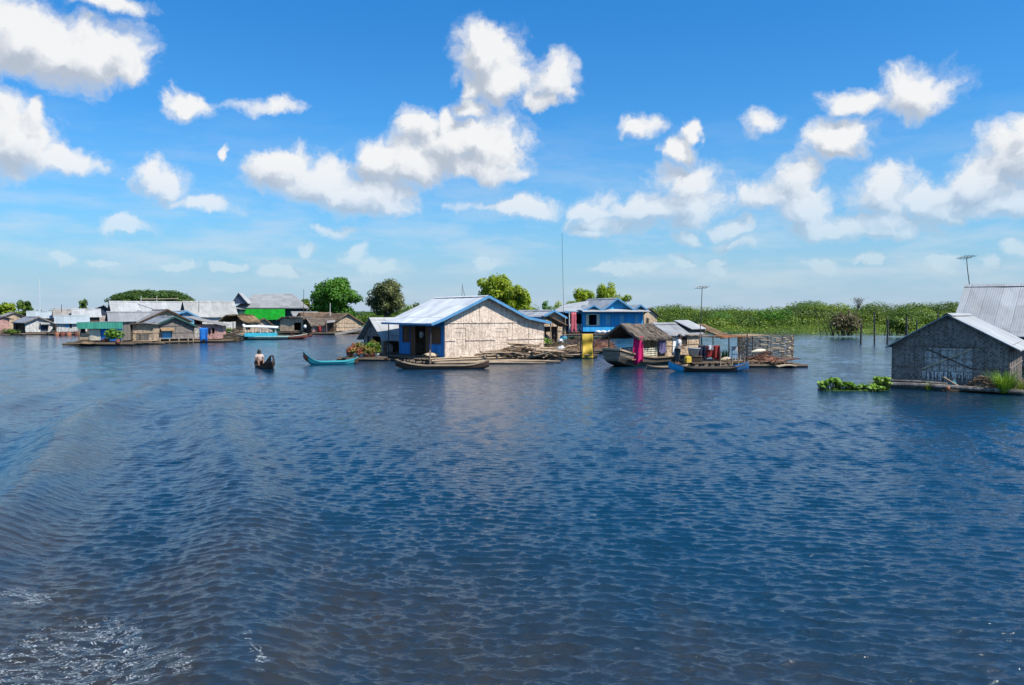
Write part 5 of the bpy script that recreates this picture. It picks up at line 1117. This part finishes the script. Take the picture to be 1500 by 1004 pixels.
# A9 grey roof house behind the shop
hpx('floating_house', 'grey zinc roofed house directly behind the green fronted shop', 158, 166, 88, -57, 6.0, dict(ze=2.0, zr=3.15, oh=.4), .4, M['wood_dark'], M['zinc_grey'], w=3.3, raft=(-.4,4,-.5,6,.3,'y'), group=G_)
hpx('floating_house', 'dark little roof with bluish wall behind the grey roofs', 193, 216, 96, 20, 3, [(191,461),(203,455.5),(218,460)], .4, M['navy'], M['zinc_grey'], raft=(-.3,2.5,-.4,3,.3,'x'), group=G_)
# A13 light blue gable
hpx('floating_house', 'pale blue board house with trimmed gable behind the brown houses', 259, 296, 92, 36, 5, [(252,462),(273,455.5),(301,470.5)], .4, M['blue_pale'], M['zinc_blue'], fascia=M['blue_trim'], raft=(-.4,3.6,-.4,5,.3,'x'), group=G_)
# A10 brown gable, second row
hpx('floating_house', 'larger brown gabled house behind the front row with pale woven gable', 206, 276, 85, 36, 6.0, [(195,476),(245,453.3),(281,471)], .4, M['weave_tan'], M['zinc_old'], fascia=M['wood_dark'], raft=(-.4,6,-.4,6,.3,'x'), group=G_)
# A8 shop with green fascia
sh8 = hpx('floating_shop', 'floating shop with sea green fascia board and blue tarp wall', 117, 178, 75, 4, 3.6, [(114.5,472.6),(117,472.2),(148,471.4),(181,470.8)], .42, M['wood_grey'], M['zinc_pale'], cat='shop', skip=('front',), raft=(-1.0,5.2,-1.2,3.8,.3,'x'), ohf=.3, left=[(1,2.4,.6,1.6)])
b = MB(); b.box(-.1,4.0,-.36,-.30,1.56,2.16); b.build('fascia_board', M['green_board'], sh8)
b = MB(); b.sheet(lambda u,v: (.85+.98*u+.06*v*u, -.05-.03*math.sin(u*6), 1.52-1.05*v), 6, 4, .02); b.build('white_panel', M['cream_sheet'], sh8)
b = MB(); b.sheet(lambda u,v: (1.86+2.0*u, .02-.05*math.sin(u*8), 1.56-1.05*v-.1*v*math.sin(u*3)), 12, 5, .02); b.build('blue_tarp', M['blue_tarp'], sh8)
for x in (.03, 3.85):
    b = MB(); b.tube([(x,-.25,-.1),(x,-.25,1.6)], .05, 6); b.build('post', M['bamboo'], sh8)
b = MB(); b.box(.0,.75,-.02,.03,.45,1.15); b.build('low_wall', M['weave_tan'], sh8)
tag(bush_mesh('leafy_bush', (X(168,72.6), 72.6, .3), 1.75, 1.1, 1.5, M['leaf_bright'], 91, 420, .12), 'bright green leafy bush standing before the blue tarp of the shop', 'bush')
tag(bush_mesh('dry_shrub', (X(156,72.8), 72.8, .25), .7, .6, .6, M['leaf_redpot'], 92, 120, .09), 'small orange brown shrub left of the bright bush', 'shrub')
t = thing('clay_jar', 'red clay jar at the foot of the bright green bush', 'jar', (X(173.5,72.2),72.0,.2)); b = MB(); b.lathe([(.1,0),(.2,.12),(.22,.28),(.14,.42)], 12); b.build('jar', M['hull_red'], t, smooth=True); b = MB(); b.lathe([(.14,.42),(.17,.44),(.15,.47)], 12, cap=False); b.build('rim', M['pot'], t)
brush_heap('brush_heap', 'straw coloured heap at the left corner of the shop raft', 124, 73.4, .2, 1.6, 1.0, .5, 'haywire', 93, 110)
# A12 lean-to house, A11 front gable, A14 pink lean-to
hpx('floating_house', 'low woven lean to house right of the shop bush', 194, 225, 77.5, 6, 4, [(190,475),(197,474.4),(212,473.2),(229,474.8)], .3, M['weave_tan'], M['zinc_old'], front=[(.3,1.5,.4,.95,'shutter',M['wood_grey'])], left=[(.5,3,.4,1.6)], raft=(-.6,2.6,-.7,4.2,.22,'x'), battens=.6, group=G_)
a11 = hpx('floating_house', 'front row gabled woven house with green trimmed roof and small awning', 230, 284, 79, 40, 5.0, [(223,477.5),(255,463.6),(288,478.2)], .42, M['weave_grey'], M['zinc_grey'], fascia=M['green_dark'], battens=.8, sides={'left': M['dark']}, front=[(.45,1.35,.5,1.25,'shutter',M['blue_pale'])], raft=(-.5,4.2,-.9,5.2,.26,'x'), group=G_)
b = MB(); b.sheet(lambda u,v: (.3+1.25*u, -.03-.45*v, 1.52-.28*v), 4, 2, .04); b.build('awning', M['thatch_gold'], a11)
for x in (.2,1.1,2.0,2.9,3.4):
    b = MB(); b.tube([(x,-.2,-.2),(x,-.2,.44)], .05, 6); b.build('stilt', M['cane'], a11)
a14 = hpx('floating_house', 'pink walled lean to with sloping roof right of the front gable', 284, 321, 82, 10, 4, [(268,463.5),(275,465),(327,476.8)], .35, M['pink'], M['zinc_old'], front=[(.02,.55,.4,1.5,'door',M['weave_white']),(1.75,2.0,.9,1.5)], raft=(-.6,3.2,-.7,4.2,.26,'x'), group=G_)
laundry('blue_tarp', 'bright blue tarp hung at the corner of the pink lean to', 'tarp', 298, 80.9, Z(480.5,80.9), .80, 1.32, 'blue_tarp', 8, 3, 4, taper=.02)
laundry('dark_cloth', 'dark maroon cloth hung between blue tarp and pink wall', 'cloth', 306.5, 81.2, Z(480.5,81.2), .35, .62, 'navy_cloth', 8, 5, 4)
# A20 plank stairs and cages
t = thing('plank_stage', 'sloping plank landing stage with slatted front beside the pink house', 'stage', (X(305,84.5), 84.5, 0), R(8))
b = MB(); b.sheet(lambda u,v: (3.2*u, .0+1.6*v, .35+.75*u-.1*v), 10, 4, .06); b.build('ramp', M['wood_grey'], t)
b = MB()
for i in range(20): b.beam((.8+.12*i,-.03,-.2),(.8+.12*i,-.03,.52+.028*i),.06,.03)
b.build('slat_front', M['bamboo'], t); b = MB(); b.box(.75,3.3,.12,1.5,-.2,.42); b.build('base', M['wet'], t)
t = thing('basket', 'dark round basket at the left foot of the plank landing stage', 'basket', (X(312,83.6), 83.6, .0)); b = MB(); b.lathe([(.25,-.1),(.42,.2),(.4,.5),(.3,.62)], 14); b.build('body', M['dark'], t, smooth=True); b = MB(); b.lathe([(.3,.62),(.34,.64),(.32,.67)], 14, cap=False); b.build('rim', M['bamboo'], t)
# A17 thatched hut, A18 little thatch
t17 = house('thatched_hut', 'thatched open hut with gold straw roof behind the landing stage', (X(325,98), 98, 0), -14, 2.9, 3.0, [(-.25,2.05),(.9,2.78),(2.2,2.75),(3.15,2.0)], .5, M['weave_tan'], M['thatch_gold'], thatch=True, skip=('front','left'), cat='hut', posts=[(.05,.05,2.1),(2.85,.05,2.1),(1.5,.05,2.2)], raft=(-.6,3.6,-1.6,3.2,.35,'x'), right=[(.4,1.6,.9,1.7)])
tag(bush_mesh('hut_plants', (X(333,96), 96, .35), 1.6, .9, 1.1, M['leaf_reed'], 95, 200, .12), 'green plants growing before the thatched hut', 'plants')
brush_heap('straw_heap', 'gold straw heap beside the plants of the thatched hut', 349, 96, .35, 2.0, 1.2, 1.15, 'haywire', 96, 150)
t = thing('white_lantern', 'white round float hanging at the right corner of the thatched hut', 'float', (X(357,97), 97, 1.45)); b = MB(); b.lathe([(.05,-.2),(.17,-.1),(.2,0),(.17,.1),(.05,.2)], 12); b.build('ball', M['white_plastic'], t, smooth=True); b = MB(); b.tube([(0,0,.2),(0,0,.6)], .012, 4); b.build('cord', M['wire'], t)
house('thatched_hut', 'tiny hut with pale triangular gable behind the tour boat roof', (X(372,104), 104, 0), 20, 2.3, 2.6, [(-.6,1.5),(1.3,2.3),(2.7,1.2)], .4, M['beige'], M['thatch'], thatch=True, cat='hut', raft=(-.4,2.6,-.5,2.8,.25,'x'))
# A19 tour boat
tb = canoe('tour_boat', 'long pale green tour boat with white canopy roof and turquoise cabin', (X(392,91), 91.3, 0), 12, 8.6, 1.7, .34, .62, .28, M['mint'], M['mint'], prow=M['hull_brown'], prow_len=.24, stern=M['hull_red'], inner=M['wood'], seats=0)
b = MB(); outer = [hull_section(.04+.92*i/30, 8.4, 1.72, .34, .62, .28) for i in range(31)]
b.loft([[(s[1][0], s[1][1]*1.01, min(s[1][2], .12)),(s[2][0],s[2][1]*1.02,s[2][2]-.01),(s[3][0],0,s[3][2]-.01),(s[4][0],s[4][1]*1.02,s[4][2]-.01),(s[5][0],s[5][1]*1.01,min(s[5][2], .12))] for s in outer], closed=False); b.build('waterline_band', M['hull_red'], tb)
b = MB(); b.sheet(lambda u,v: (-2.5+3.4*u, -.86+.02*u, .34+.42*v), 8, 2, .04); b.sheet(lambda u,v: (-2.5+3.4*u, .86, .34+.42*v), 8, 2, .04); b.box(-2.52,-2.48,-.85,.85,.34,.76); b.build('cabin_side', M['sea'], tb)
b = MB(); b.sheet(lambda u,v: (-2.6+3.7*u, -.95+1.9*v, 1.42+.16*math.sin(v*3.14)-.12*u*u), 8, 8, .06); b.build('canopy', M['white'], tb)
for i in range(5):
    for y in (-.85,.85):
        b = MB(); x = -2.4+.8*i; b.tube([(x,y,.7),(x,y,1.43)], .03, 5); b.build('canopy_post', M['white'], tb)
for i in range(4):
    b = MB(); b.box(-2.0+.75*i,-1.9+.75*i,-.6,.6,.3,.85); b.build('seat_back', M['hull_red' if i % 2 else 'white_plastic'], tb)
canoe('canoe', 'small red brown dugout behind the stern of the tour boat', (X(441,101), 101, 0), 6, 2.6, .6, .14, .3, .2, M['hull_red'], M['hull_red'], seats=1)
# A21..A24 right part of the village
hpx('thatched_house', 'brown thatched house with open right side behind the tour boat stern', 410, 444, 112, -8, 4, [(406,469.5),(414,464.5),(440,463.8),(449,468.5)], .4, M['weave_tan'], M['thatch_grey'], thatch=True, front=[(2.05,3.1,.5,1.6)], raft=(-.5,3.8,-.8,4,.3,'x'))
hpx('floating_house', 'low pale zinc roof between the green hall and thatched houses', 424, 429, 121, -55, 3.6, dict(ze=2.1, zr=3.1, oh=.3), .4, M['weave_tan'], M['zinc_dull'], w=3.0, raft=(-.3,3.2,-.4,3.8,.3,'y'), group=G_)
hpx('thatched_house', 'wide brown thatch roofed house behind the small pink walled hut', 434, 444, 120, -50, 4.6, dict(ze=1.95, zr=3.05, oh=.35), .4, M['weave_tan'], M['thatch'], w=3.2, thatch=True, raft=(-.3,3.4,-.4,5,.3,'y'))
hpx('thatched_house', 'small hut with pinkish wall and dark gabled thatch at the waterline', 446, 455, 112, -52, 3.6, dict(ze=1.5, zr=2.25, oh=.3), .35, M['pink'], M['thatch_grey'], w=2.3, thatch=True, sides={'front': M['wood_dark']}, raft=(-.4,2.8,-.5,3.8,.25,'y'))
hpx('thatched_house', 'large tan thatch house with broad woven gable facing right', 492, 530, 112, 40, 5.5, [(486,473),(508.5,459),(534,475)], .4, M['weave_tan'], M['thatch'], thatch=True, battens=1.1, raft=(-1.0,6,-.7,5.6,.3,'x'))
t = thing('open_porch', 'small dark porch with pale awning between the pink hut and tan house', 'porch', (X(478,110.5), 110.5, 0), R(8)); b = MB(); b.sheet(lambda u,v: (1.15*u, 1.6*v-.3, 1.55+.3*v+.12*u), 5, 4, .05); b.build('awning', M['zinc_old'], t)
for x, y in ((.05,-.2),(1.1,-.2),(.05,1.2),(1.1,1.2)):
    b = MB(); b.tube([(x,y,.1),(x,y,1.7)], .045, 6); b.build('post', M['bamboo'], t)
b = MB(); b.box(-.1,1.25,1.22,1.3,.3,1.8); b.build('back_wall', M['wood_dark'], t); raft_mesh(-.4,1.6,-.7,1.6,.28,.12,'x',44).build('raft', M['log'], t)
b = MB(); b.sheet(lambda u,v: (4.4*u, 1.2*v, .15+.95*u-.3*(1-v)), 12, 4, .06); tag(b.build('boarding_ramp', M['wood_grey'], None, (X(492,109), 108.6, 0), R(16)), 'long grey sloping ramp in front of the tan thatch house', 'ramp')
b = MB(); b.lathe([(.18,0),(.24,.2),(.2,.7),(.12,.9)], 10); tag(b.build('red_bundle', M['red'], None, (X(468,110.6),110.6,.3), 0, smooth=True), 'dark red cloth bundle standing by the pink hut wall', 'bundle')
b = MB(); b.lathe([(.06,-.3),(.22,-.15),(.25,0),(.2,.18),(.06,.28)], 12); tag(b.build('white_float', M['white_plastic'], None, (X(447,110.5),110.5,1.05), 0, smooth=True), 'white float hanging at the dark gable of the pink hut', 'float')
# ------------------------------------------------------------------ ground behind the river, thickets and trees
EDGE = [(-6000,260),(-60,172),(-20,166),(12,152),(22,122),(30,108),(60,104),(80,101),(140,98),(6000,90)]
def edge(x):
    xs = np.array([e[0] for e in EDGE], float); ys = np.array([e[1] for e in EDGE], float); return np.interp(x, xs, ys)
gx = np.concatenate([np.linspace(-5000,-250,20), np.linspace(-240,240,160), np.linspace(250,5000,20)]); gd = np.array([-6,-1,0,1.5,4,10,25,60,150,500,1500,6000.0])
GX, GD = np.meshgrid(gx, gd); wob = 1.6*np.sin(GX*.45)+1.1*np.sin(GX*1.13+2)+.6*np.sin(GX*2.7); GY = edge(GX)+GD+wob
GZ = np.interp(GD, [-6,0,4,60,6000], [-.8,-.02,.12,.3,.6])
idx = np.arange(GX.size).reshape(GX.shape); Q = np.stack([idx[:-1,:-1],idx[:-1,1:],idx[1:,1:],idx[1:,:-1]],-1).reshape(-1,4)
m, nt, b = mat_new('marsh_ground'); n = noise(nt, coords(nt), .6, 6, .65); nt.links.new(ramp(nt, n, [(.3,(.02,.03,.01)),(.55,(.045,.085,.015)),(.75,(.09,.13,.03))]), b.inputs['Base Color']); b.inputs['Roughness'].default_value = .95
g = np_mesh('ground', np.stack([GX,GY,GZ],-1).reshape(-1,3), Q, m, smooth=True); tag(g, 'green marshy ground along the far bank', 'ground', kind='structure')

def thicket(name, label, px0, px1, rows, seed, leaf, cat='thicket'):
    """one mass of marsh scrub: rows = [(Ymin,Ymax,puffs,zlow,zhigh,r0,r1,leafsize,dens)]"""
    rg = np.random.default_rng(seed); Cs = []; Ds = []; Ss = []; Ts = []
    for (ya, yb, n, zl, zh, r0, r1, ls, dens) in rows:
        cl = []
        for k in range(n):
            Y = rg.uniform(ya, yb); pxx = rg.uniform(px0, px1); x = X(pxx, Y); e = edge(np.array([x]))[0]
            if Y < e+.3: continue
            h = rg.uniform(zl, zh)*(min(.86, .66+max(0, pxx-950)/1300) if px0 == 930 and zh > 2 else 1)*(1+.15*math.sin(x*.21)+.12*math.sin(x*.57+1)); r = rg.uniform(r0, r1); cl.append((x, Y, max(.1, h-r*.55), r*1.15, r, r*.6))
            if h > 2: cl.append((x+rg.normal()*r*.4, Y-.3, h*.45, r*1.1, r*.9, h*.42))
        if not cl: continue
        C, pf, dr = crown_points(cl, rg, dens, .7); bt = rg.random(len(cl)); ok = C[:,2] > .05; C = C[ok]; pf = pf[ok]; Ds.append(dr[ok])
        Cs.append(C); Ss.append(np.full(len(C), ls)*rg.uniform(.7,1.3,len(cl))[pf]); Ts.append(np.clip(.8*bt[pf]+.2*rg.random(len(C)),0,1))
    C = np.concatenate(Cs); V, Q = leaf_quads(C, np.concatenate(Ss), rg, .2, out=np.concatenate(Ds)); o = np_mesh(name, V, Q, leaf, None, tint=np.concatenate(Ts)); return tag(o, label, cat, kind='stuff')
thicket('marsh_thicket', 'dense green marsh scrub covering the right bank', 930, 1640, [(122,140,70,.4,1.3,.9,1.8,.15,80),(130,150,95,1.0,3.2,1.2,2.8,.15,165),(148,168,80,2.4,5.6,1.6,4.0,.17,150),(166,200,80,3.6,5.9,2.2,4.4,.21,95)], 201, M['leaf_bank'])
thicket('floating_meadow', 'bright yellow green floating meadow along the edge of the right bank', 930, 1640, [(100,124,420,.12,.45,.7,1.6,.10,120),(116,142,260,.35,1.0,1.0,2.0,.12,105)], 205, M['leaf_meadow'], 'meadow')
thicket('marsh_thicket', 'low green scrub behind the houses in the middle distance', 560, 960, [(158,168,120,1.2,2.6,1.2,2.0,.24,40),(166,186,120,2.6,4.1,1.6,2.6,.28,34)], 202, M['leaf_bank'])
thicket('marsh_thicket', 'low green scrub behind the left village', -60, 560, [(172,182,90,1.0,2.2,1.2,2.0,.26,34),(182,205,120,2.0,3.1,1.6,2.6,.3,28)], 203, M['leaf_bank'])
thicket('far_tree_belt', 'thin far belt of scrub along the horizon', -400, 1900, [(330,460,420,2.0,3.6,3.0,5.0,.55,9)], 204, M['leaf_dome'])
# bushes one can tell apart on the right bank
def bank_bush(label, px, Y, w, h, leaf, seed, twigs=0):
    t = thing('bush', label, 'bush', (X(px,Y), Y, .15)); bush_mesh('foliage', (0,0,0), w, w*.7, h, leaf, seed, 1300, .17, t, 12)
    b = MB(); rg = np.random.default_rng(seed)
    for k in range(6+twigs):
        a = rg.random()*6.283; l = h*rg.uniform(.8,1.15); p = Vector((rg.normal()*.2*w,rg.normal()*.1*w,0)); b.tube([p, p+Vector((math.cos(a)*.12*w,math.sin(a)*.1*w,l*.5)), p+Vector((math.cos(a)*.25*w,math.sin(a)*.15*w,l))], [.05,.035,.012], 5)
    b.build('stems', M['trunk'], t)
bank_bush('dark olive bush with bare twigs at the water edge of the right bank', 1236, 99.5, 4.6, 3.2, M['leaf_dry'], 301, 26)
bank_bush('fresh green rounded bush at the water edge behind the stakes', 1316, 99.0, 3.6, 2.5, M['leaf_bank'], 302, 6)
bank_bush('deep green bush in the middle of the right bank', 1130, 136, 7.5, 3.9, M['leaf_round'], 303, 6)
bank_bush('deep green bush left on the right bank above the canopy', 1052, 140, 5.5, 3.6, M['leaf_round'], 304, 6)
t = thing('bare_shrub', 'leafless twiggy shrub sticking out of the bank skyline', 'shrub', (X(1257,150), 150, 3.6)); b = MB(); rg = np.random.default_rng(9)
for k in range(16):
    a = rg.random()*6.283; p = Vector((0,0,0)); q = Vector((math.cos(a)*rg.uniform(.4,1.5), math.sin(a)*.8, rg.uniform(1.2,2.3))); m_ = q*.55+Vector((rg.normal()*.15,0,.1)); b.tube([p,m_,q],[.05,.03,.012],4)
    for j in range(3): b.tube([m_.lerp(q,j/3), m_.lerp(q,j/3)+Vector((rg.normal()*.5,rg.normal()*.3,rg.uniform(.2,.6)))],[.02,.008],3,False)
b.build('twigs', M['trunk'], t); bush_mesh('leaves', (0,0,.8), 2.2, 1.2, 1.3, M['leaf_olive'], 9, 90, .09, t)
# trees
tree('tree', 'round dense bright green tree behind the thatched houses', 491, 150, .2, 9.35, 9.6, M['leaf_round'], 401, 'round', dens=200, lsize=.26, npuff=60, trunk_h=1.6)
tree('tree', 'olive brown rounded tree with visible trunk right of the bright green tree', 569, 155, .2, 9.55, 8.9, M['leaf_olive'], 402, 'round', dens=120, lsize=.23, npuff=48, trunk_h=2.6)
tree('tree', 'broad dark umbrella shaped tree over the long grey roof', 222, 172, .2, 8.15, 17.5, M['leaf_dome'], 403, 'dome', dens=170, lsize=.3, npuff=70, trunk_h=3.0)
tree('tree', 'tall light green feathery tree behind the right half of the pale house', 724, 130, .2, 9.2, 8.8, M['leaf_lime'], 404, 'airy', dens=240, lsize=.2, npuff=60, trunk_h=2.0)
tree('tree', 'lower yellow green tree leaning right behind the pale house ridge', 757, 128, .2, 7.5, 6.2, M['leaf_lime'], 405, 'airy', dens=240, lsize=.2, npuff=44, trunk_h=1.5)
tree('tree', 'small dark green tree behind the tall radio mast', 799, 160, .2, 5.4, 2.9, M['leaf_round'], 406, 'round', dens=120, lsize=.2, npuff=14, trunk_h=1.0)
tree('tree', 'light green tree behind the left gable of the blue house', 855, 140, .2, 7.2, 6.0, M['leaf_lime'], 407, 'airy', dens=220, lsize=.2, npuff=36, trunk_h=1.5)
tree('tree', 'taller light green feathery tree behind the middle gable of the blue house', 886, 142, .2, 8.2, 7.0, M['leaf_lime'], 408, 'airy', dens=200, lsize=.2, npuff=36, trunk_h=2)
tree('tree', 'thin light green tree behind the right gable of the blue house', 910, 143, .2, 6.4, 5.4, M['leaf_lime'], 409, 'airy', dens=170, lsize=.2, npuff=24, trunk_h=1.5)
tree('tree', 'light green low tree between radio mast and blue house', 829, 145, .2, 5.3, 6.0, M['leaf_lime'], 410, 'airy', dens=220, lsize=.2, npuff=26, trunk_h=.8)
tree('tree', 'green tree cut by the left edge of the view', 8, 165, .2, 5.0, 5.6, M['leaf_lime'], 411, 'airy', dens=220, lsize=.24, npuff=40, trunk_h=.8)
tree('tree', 'green tree right of the edge tree above the brown houses', 37, 165, .2, 5.6, 4.2, M['leaf_bank'], 412, 'airy', dens=220, lsize=.22, npuff=34, trunk_h=.8)
tree('tree', 'small feathery tree above the roofs left of the slate house', 125, 168, .2, 5.9, 3.6, M['leaf_bank'], 413, 'airy', dens=180, lsize=.2, npuff=22, trunk_h=1)
tree('tree', 'brownish low tree at the right foot of the umbrella tree', 275, 168, .2, 5.6, 4.4, M['leaf_olive'], 414, 'airy', dens=180, lsize=.22, npuff=26, trunk_h=1)
tree('tree', 'fresh low tree left of the round bright green tree', 447, 148, .2, 5.6, 3.4, M['leaf_bank'], 415, 'airy', dens=200, lsize=.22, npuff=22, trunk_h=.8)
tree('tree', 'dark olive low tree at the left end of the pale house roof', 614, 150, .2, 5.3, 4.0, M['leaf_olive'], 416, 'airy', dens=110, lsize=.22, npuff=18, trunk_h=.8)
# ------------------------------------------------------------------ people: one skinned body each, clothes and hair as parts
def skin_body(name, J, edges, mat, parent, levels=2, root=0):
    """J: list of (x,y,z,radius); edges between them"""
    import bmesh
    me = bpy.data.meshes.new(name); bm = bmesh.new(); sl = bm.verts.layers.skin.verify()
    vs = [bm.verts.new(j[:3]) for j in J]
    for v, j in zip(vs, J): v[sl].radius = (j[3], j[3])
    vs[root][sl].use_root = True
    for a, b in edges: bm.edges.new((vs[a], vs[b]))
    bm.to_mesh(me); bm.free()
    o = bpy.data.objects.new(name, me); COL.objects.link(o)
    m1 = o.modifiers.new('skin', 'SKIN'); m1.use_smooth_shade = True; m2 = o.modifiers.new('sub', 'SUBSURF'); m2.levels = m2.render_levels = levels
    dg = bpy.context.evaluated_depsgraph_get(); ev = o.evaluated_get(dg); nm = bpy.data.meshes.new_from_object(ev); nm.name = name
    bpy.data.objects.remove(o); bpy.data.meshes.remove(me)
    nm.materials.clear(); nm.materials.append(mat)
    r = bpy.data.objects.new(name, nm); COL.objects.link(r); r.parent = parent; return r
def chain(J, E, start, pts):
    prev = start
    for p in pts: J.append(p); E.append((prev, len(J)-1)); prev = len(J)-1
    return prev
def hand(J, E, wrist, w, d, side):
    """palm and five bent fingers from the wrist joint; w wrist position, d pointing direction, side +1/-1 thumb side"""
    w = Vector(w); d = Vector(d).normalized(); u = d.cross(Vector((0,0,1)));  u = u.normalized() if u.length > .1 else Vector((1,0,0)); n = u.cross(d).normalized()
    palm = chain(J, E, wrist, [(*(w+d*.05), .026), (*(w+d*.085), .03)])
    for k, (o, l) in enumerate(((-.027,.062),(-.009,.074),(.009,.07),(.027,.054))):
        b = w+d*.10+u*o*side; chain(J, E, palm, [(*b, .009), (*(b+d*l*.5-n*.008), .0085), (*(b+d*l*.85-n*.03), .007)])
    b = w+d*.05+u*.04*side; chain(J, E, palm-0, [(*b, .011), (*(b+d*.035+u*.015*side-n*.01), .009)])
def face(parent, c, f, s=1.0):
    """eyes, nose, mouth and ears on a head centred at c looking along f"""
    c = Vector(c); f = Vector(f).normalized(); r = f.cross(Vector((0,0,1))).normalized(); up = Vector((0,0,1))
    b = MB()
    for k in (-1,1): b.lathe([(.0,-.011),(.010,-.006),(.0125,0),(.010,.006),(.0,.011)], 8, tuple(c+f*.083+r*.032*k+up*.005))
    b.build('eyes', M['hair'], parent)
    b = MB(); p = c+f*.085; b.tube([p+up*.01, p+f*.022-up*.028, p+f*.008-up*.036], [.008,.015,.008], 6); b.build('nose', M['skin'], parent)
    b = MB(); p = c+f*.082-up*.058; b.tube([p-r*.025, p+f*.008, p+r*.025], [.004,.008,.004], 6); b.build('mouth', M['hull_red'], parent)
    b = MB()
    for k in (-1,1): b.lathe([(.004,-.028),(.016,-.01),(.018,.01),(.006,.028)], 8, tuple(c+r*.083*k-f*.005))
    b.build('ears', M['skin'], parent)
def head(J, E, neck, c):
    c = Vector(c); return chain(J, E, neck, [(*(c-Vector((0,0,.07))), .066), (*c, .088), (*(c+Vector((0,0,.06))), .078), (*(c+Vector((0,0,.095))), .045)])
def hair_cap(parent, c, f, long=False):
    c = Vector(c); f = Vector(f).normalized(); b = MB(); rr = []
    for i in range(8):
        t = i/7; z = .140 - .175*t - (.05*t if long else 0); rad = .122*math.sin(min(1.0,.12+t*1.1)*math.pi/2)**.6
        rr.append([tuple(c - f*(.016+.012*t) + Vector((math.cos(a)*rad*.98, math.sin(a)*rad*1.02, z + .07*t*max(0, math.cos(a)*f.x+math.sin(a)*f.y)))) for a in [k*2*math.pi/14 for k in range(14)]])
    b.loft(rr); b.build('hair', M['hair'], parent, smooth=True)
def standing(label, loc, yaw):
    t = thing('person', label, 'person', loc, yaw)
    # faces -y; weight on the right leg, bending a little forward over the bow
    J = [(0,0,.86,.115)]; E = []
    a = chain(J, E, 0, [(0,-.02,1.0,.12),(0,-.05,1.16,.135),(0,-.06,1.28,.12),(0,-.07,1.37,.055)])
    hc = (0,-.11,1.50); head(J, E, a, hc); ch = 3
    for s in (-1,1):
        w = chain(J, E, ch, [(.17*s,-.06,1.29,.062),(.23*s,-.10,1.04,.042),(.20*s,-.29,.88,.034)]); hand(J, E, w, (.20*s,-.29,.88), (-.1*s,-.7,-.6), -s)
        chain(J, E, 0, [(.10*s,.0,.78,.09),(.12*s,-.03 if s > 0 else .05,.45,.062),(.12*s,.02 if s > 0 else .1,.10,.042),(.12*s,-.02 if s > 0 else .06,.045,.04),(.13*s,-.14 if s > 0 else -.06,.03,.032)])
    skin_body('body', J, E, M['skin'], t)
    f = (0,-1,-.25); hair_cap(t, hc, f); face(t, hc, f)
    J = [(0,-.01,.78,.150)]; E = []; a = chain(J, E, 0, [(0,-.02,1.0,.142),(0,-.05,1.16,.158),(0,-.06,1.29,.125),(0,-.066,1.335,.075)])
    for s in (-1,1): chain(J, E, 3, [(.175*s,-.062,1.285,.084),(.225*s,-.09,1.10,.068)])
    skin_body('shirt', J, E, M['white_cloth'], t)
    J = [(0,0,.83,.135)]; E = []
    for s in (-1,1): chain(J, E, 0, [(.10*s,0,.76,.108),(.12*s,-.03 if s > 0 else .05,.45,.085),(.12*s,.015 if s > 0 else .09,.16,.068)])
    skin_body('trousers', J, E, M['trousers'], t); return t
def seated(label, loc, yaw):
    t = thing('person', label, 'person', loc, yaw)   # sits facing -y, paddling, knees up
    J = [(0,.02,.10,.13)]; E = []
    a = chain(J, E, 0, [(0,.01,.26,.125),(0,-.02,.42,.135),(0,-.03,.54,.115),(0,-.035,.625,.052)]); hc = (0,-.05,.755); head(J, E, a, hc)
    for s in (-1,1):
        w = chain(J, E, 3, [(.165*s,-.03,.545,.058),(.23*s,-.10,.33,.04),(.13*s,-.33,.30,.033)]); hand(J, E, w, (.13*s,-.33,.30), (-.5*s,-.6,.1), -s)
        chain(J, E, 0, [(.11*s,-.05,.10,.09),(.15*s,-.38,.26,.062),(.13*s,-.46,.0,.042),(.13*s,-.58,-.03,.032)])
    skin_body('body', J, E, M['skin'], t); f = (0,-1,-.05); hair_cap(t, hc, f, True); face(t, hc, f)
    J = [(0,.02,.14,.150)]; E = []; chain(J, E, 0, [(0,.01,.26,.148),(0,-.02,.42,.158),(0,-.03,.545,.12),(0,-.033,.59,.072)])
    for s in (-1,1): chain(J, E, 3, [(.17*s,-.03,.54,.082),(.215*s,-.075,.40,.066)])
    skin_body('shirt', J, E, M['peach_cloth'], t)
    J = [(0,.02,.09,.152)]; E = []
    for s in (-1,1): chain(J, E, 0, [(.11*s,-.05,.10,.11),(.15*s,-.37,.25,.084)])
    skin_body('sarong', J, E, M['sarong'], t)
    return t
standing('standing person in white shirt and dark trousers at the bow of the blue canoe', (X(991,43.6), 43.2, .33), R(68))
sp_ = seated('seated person in peach shirt sitting in the dark brown canoe', (X(379,46.4), 46.4, .10), R(31))
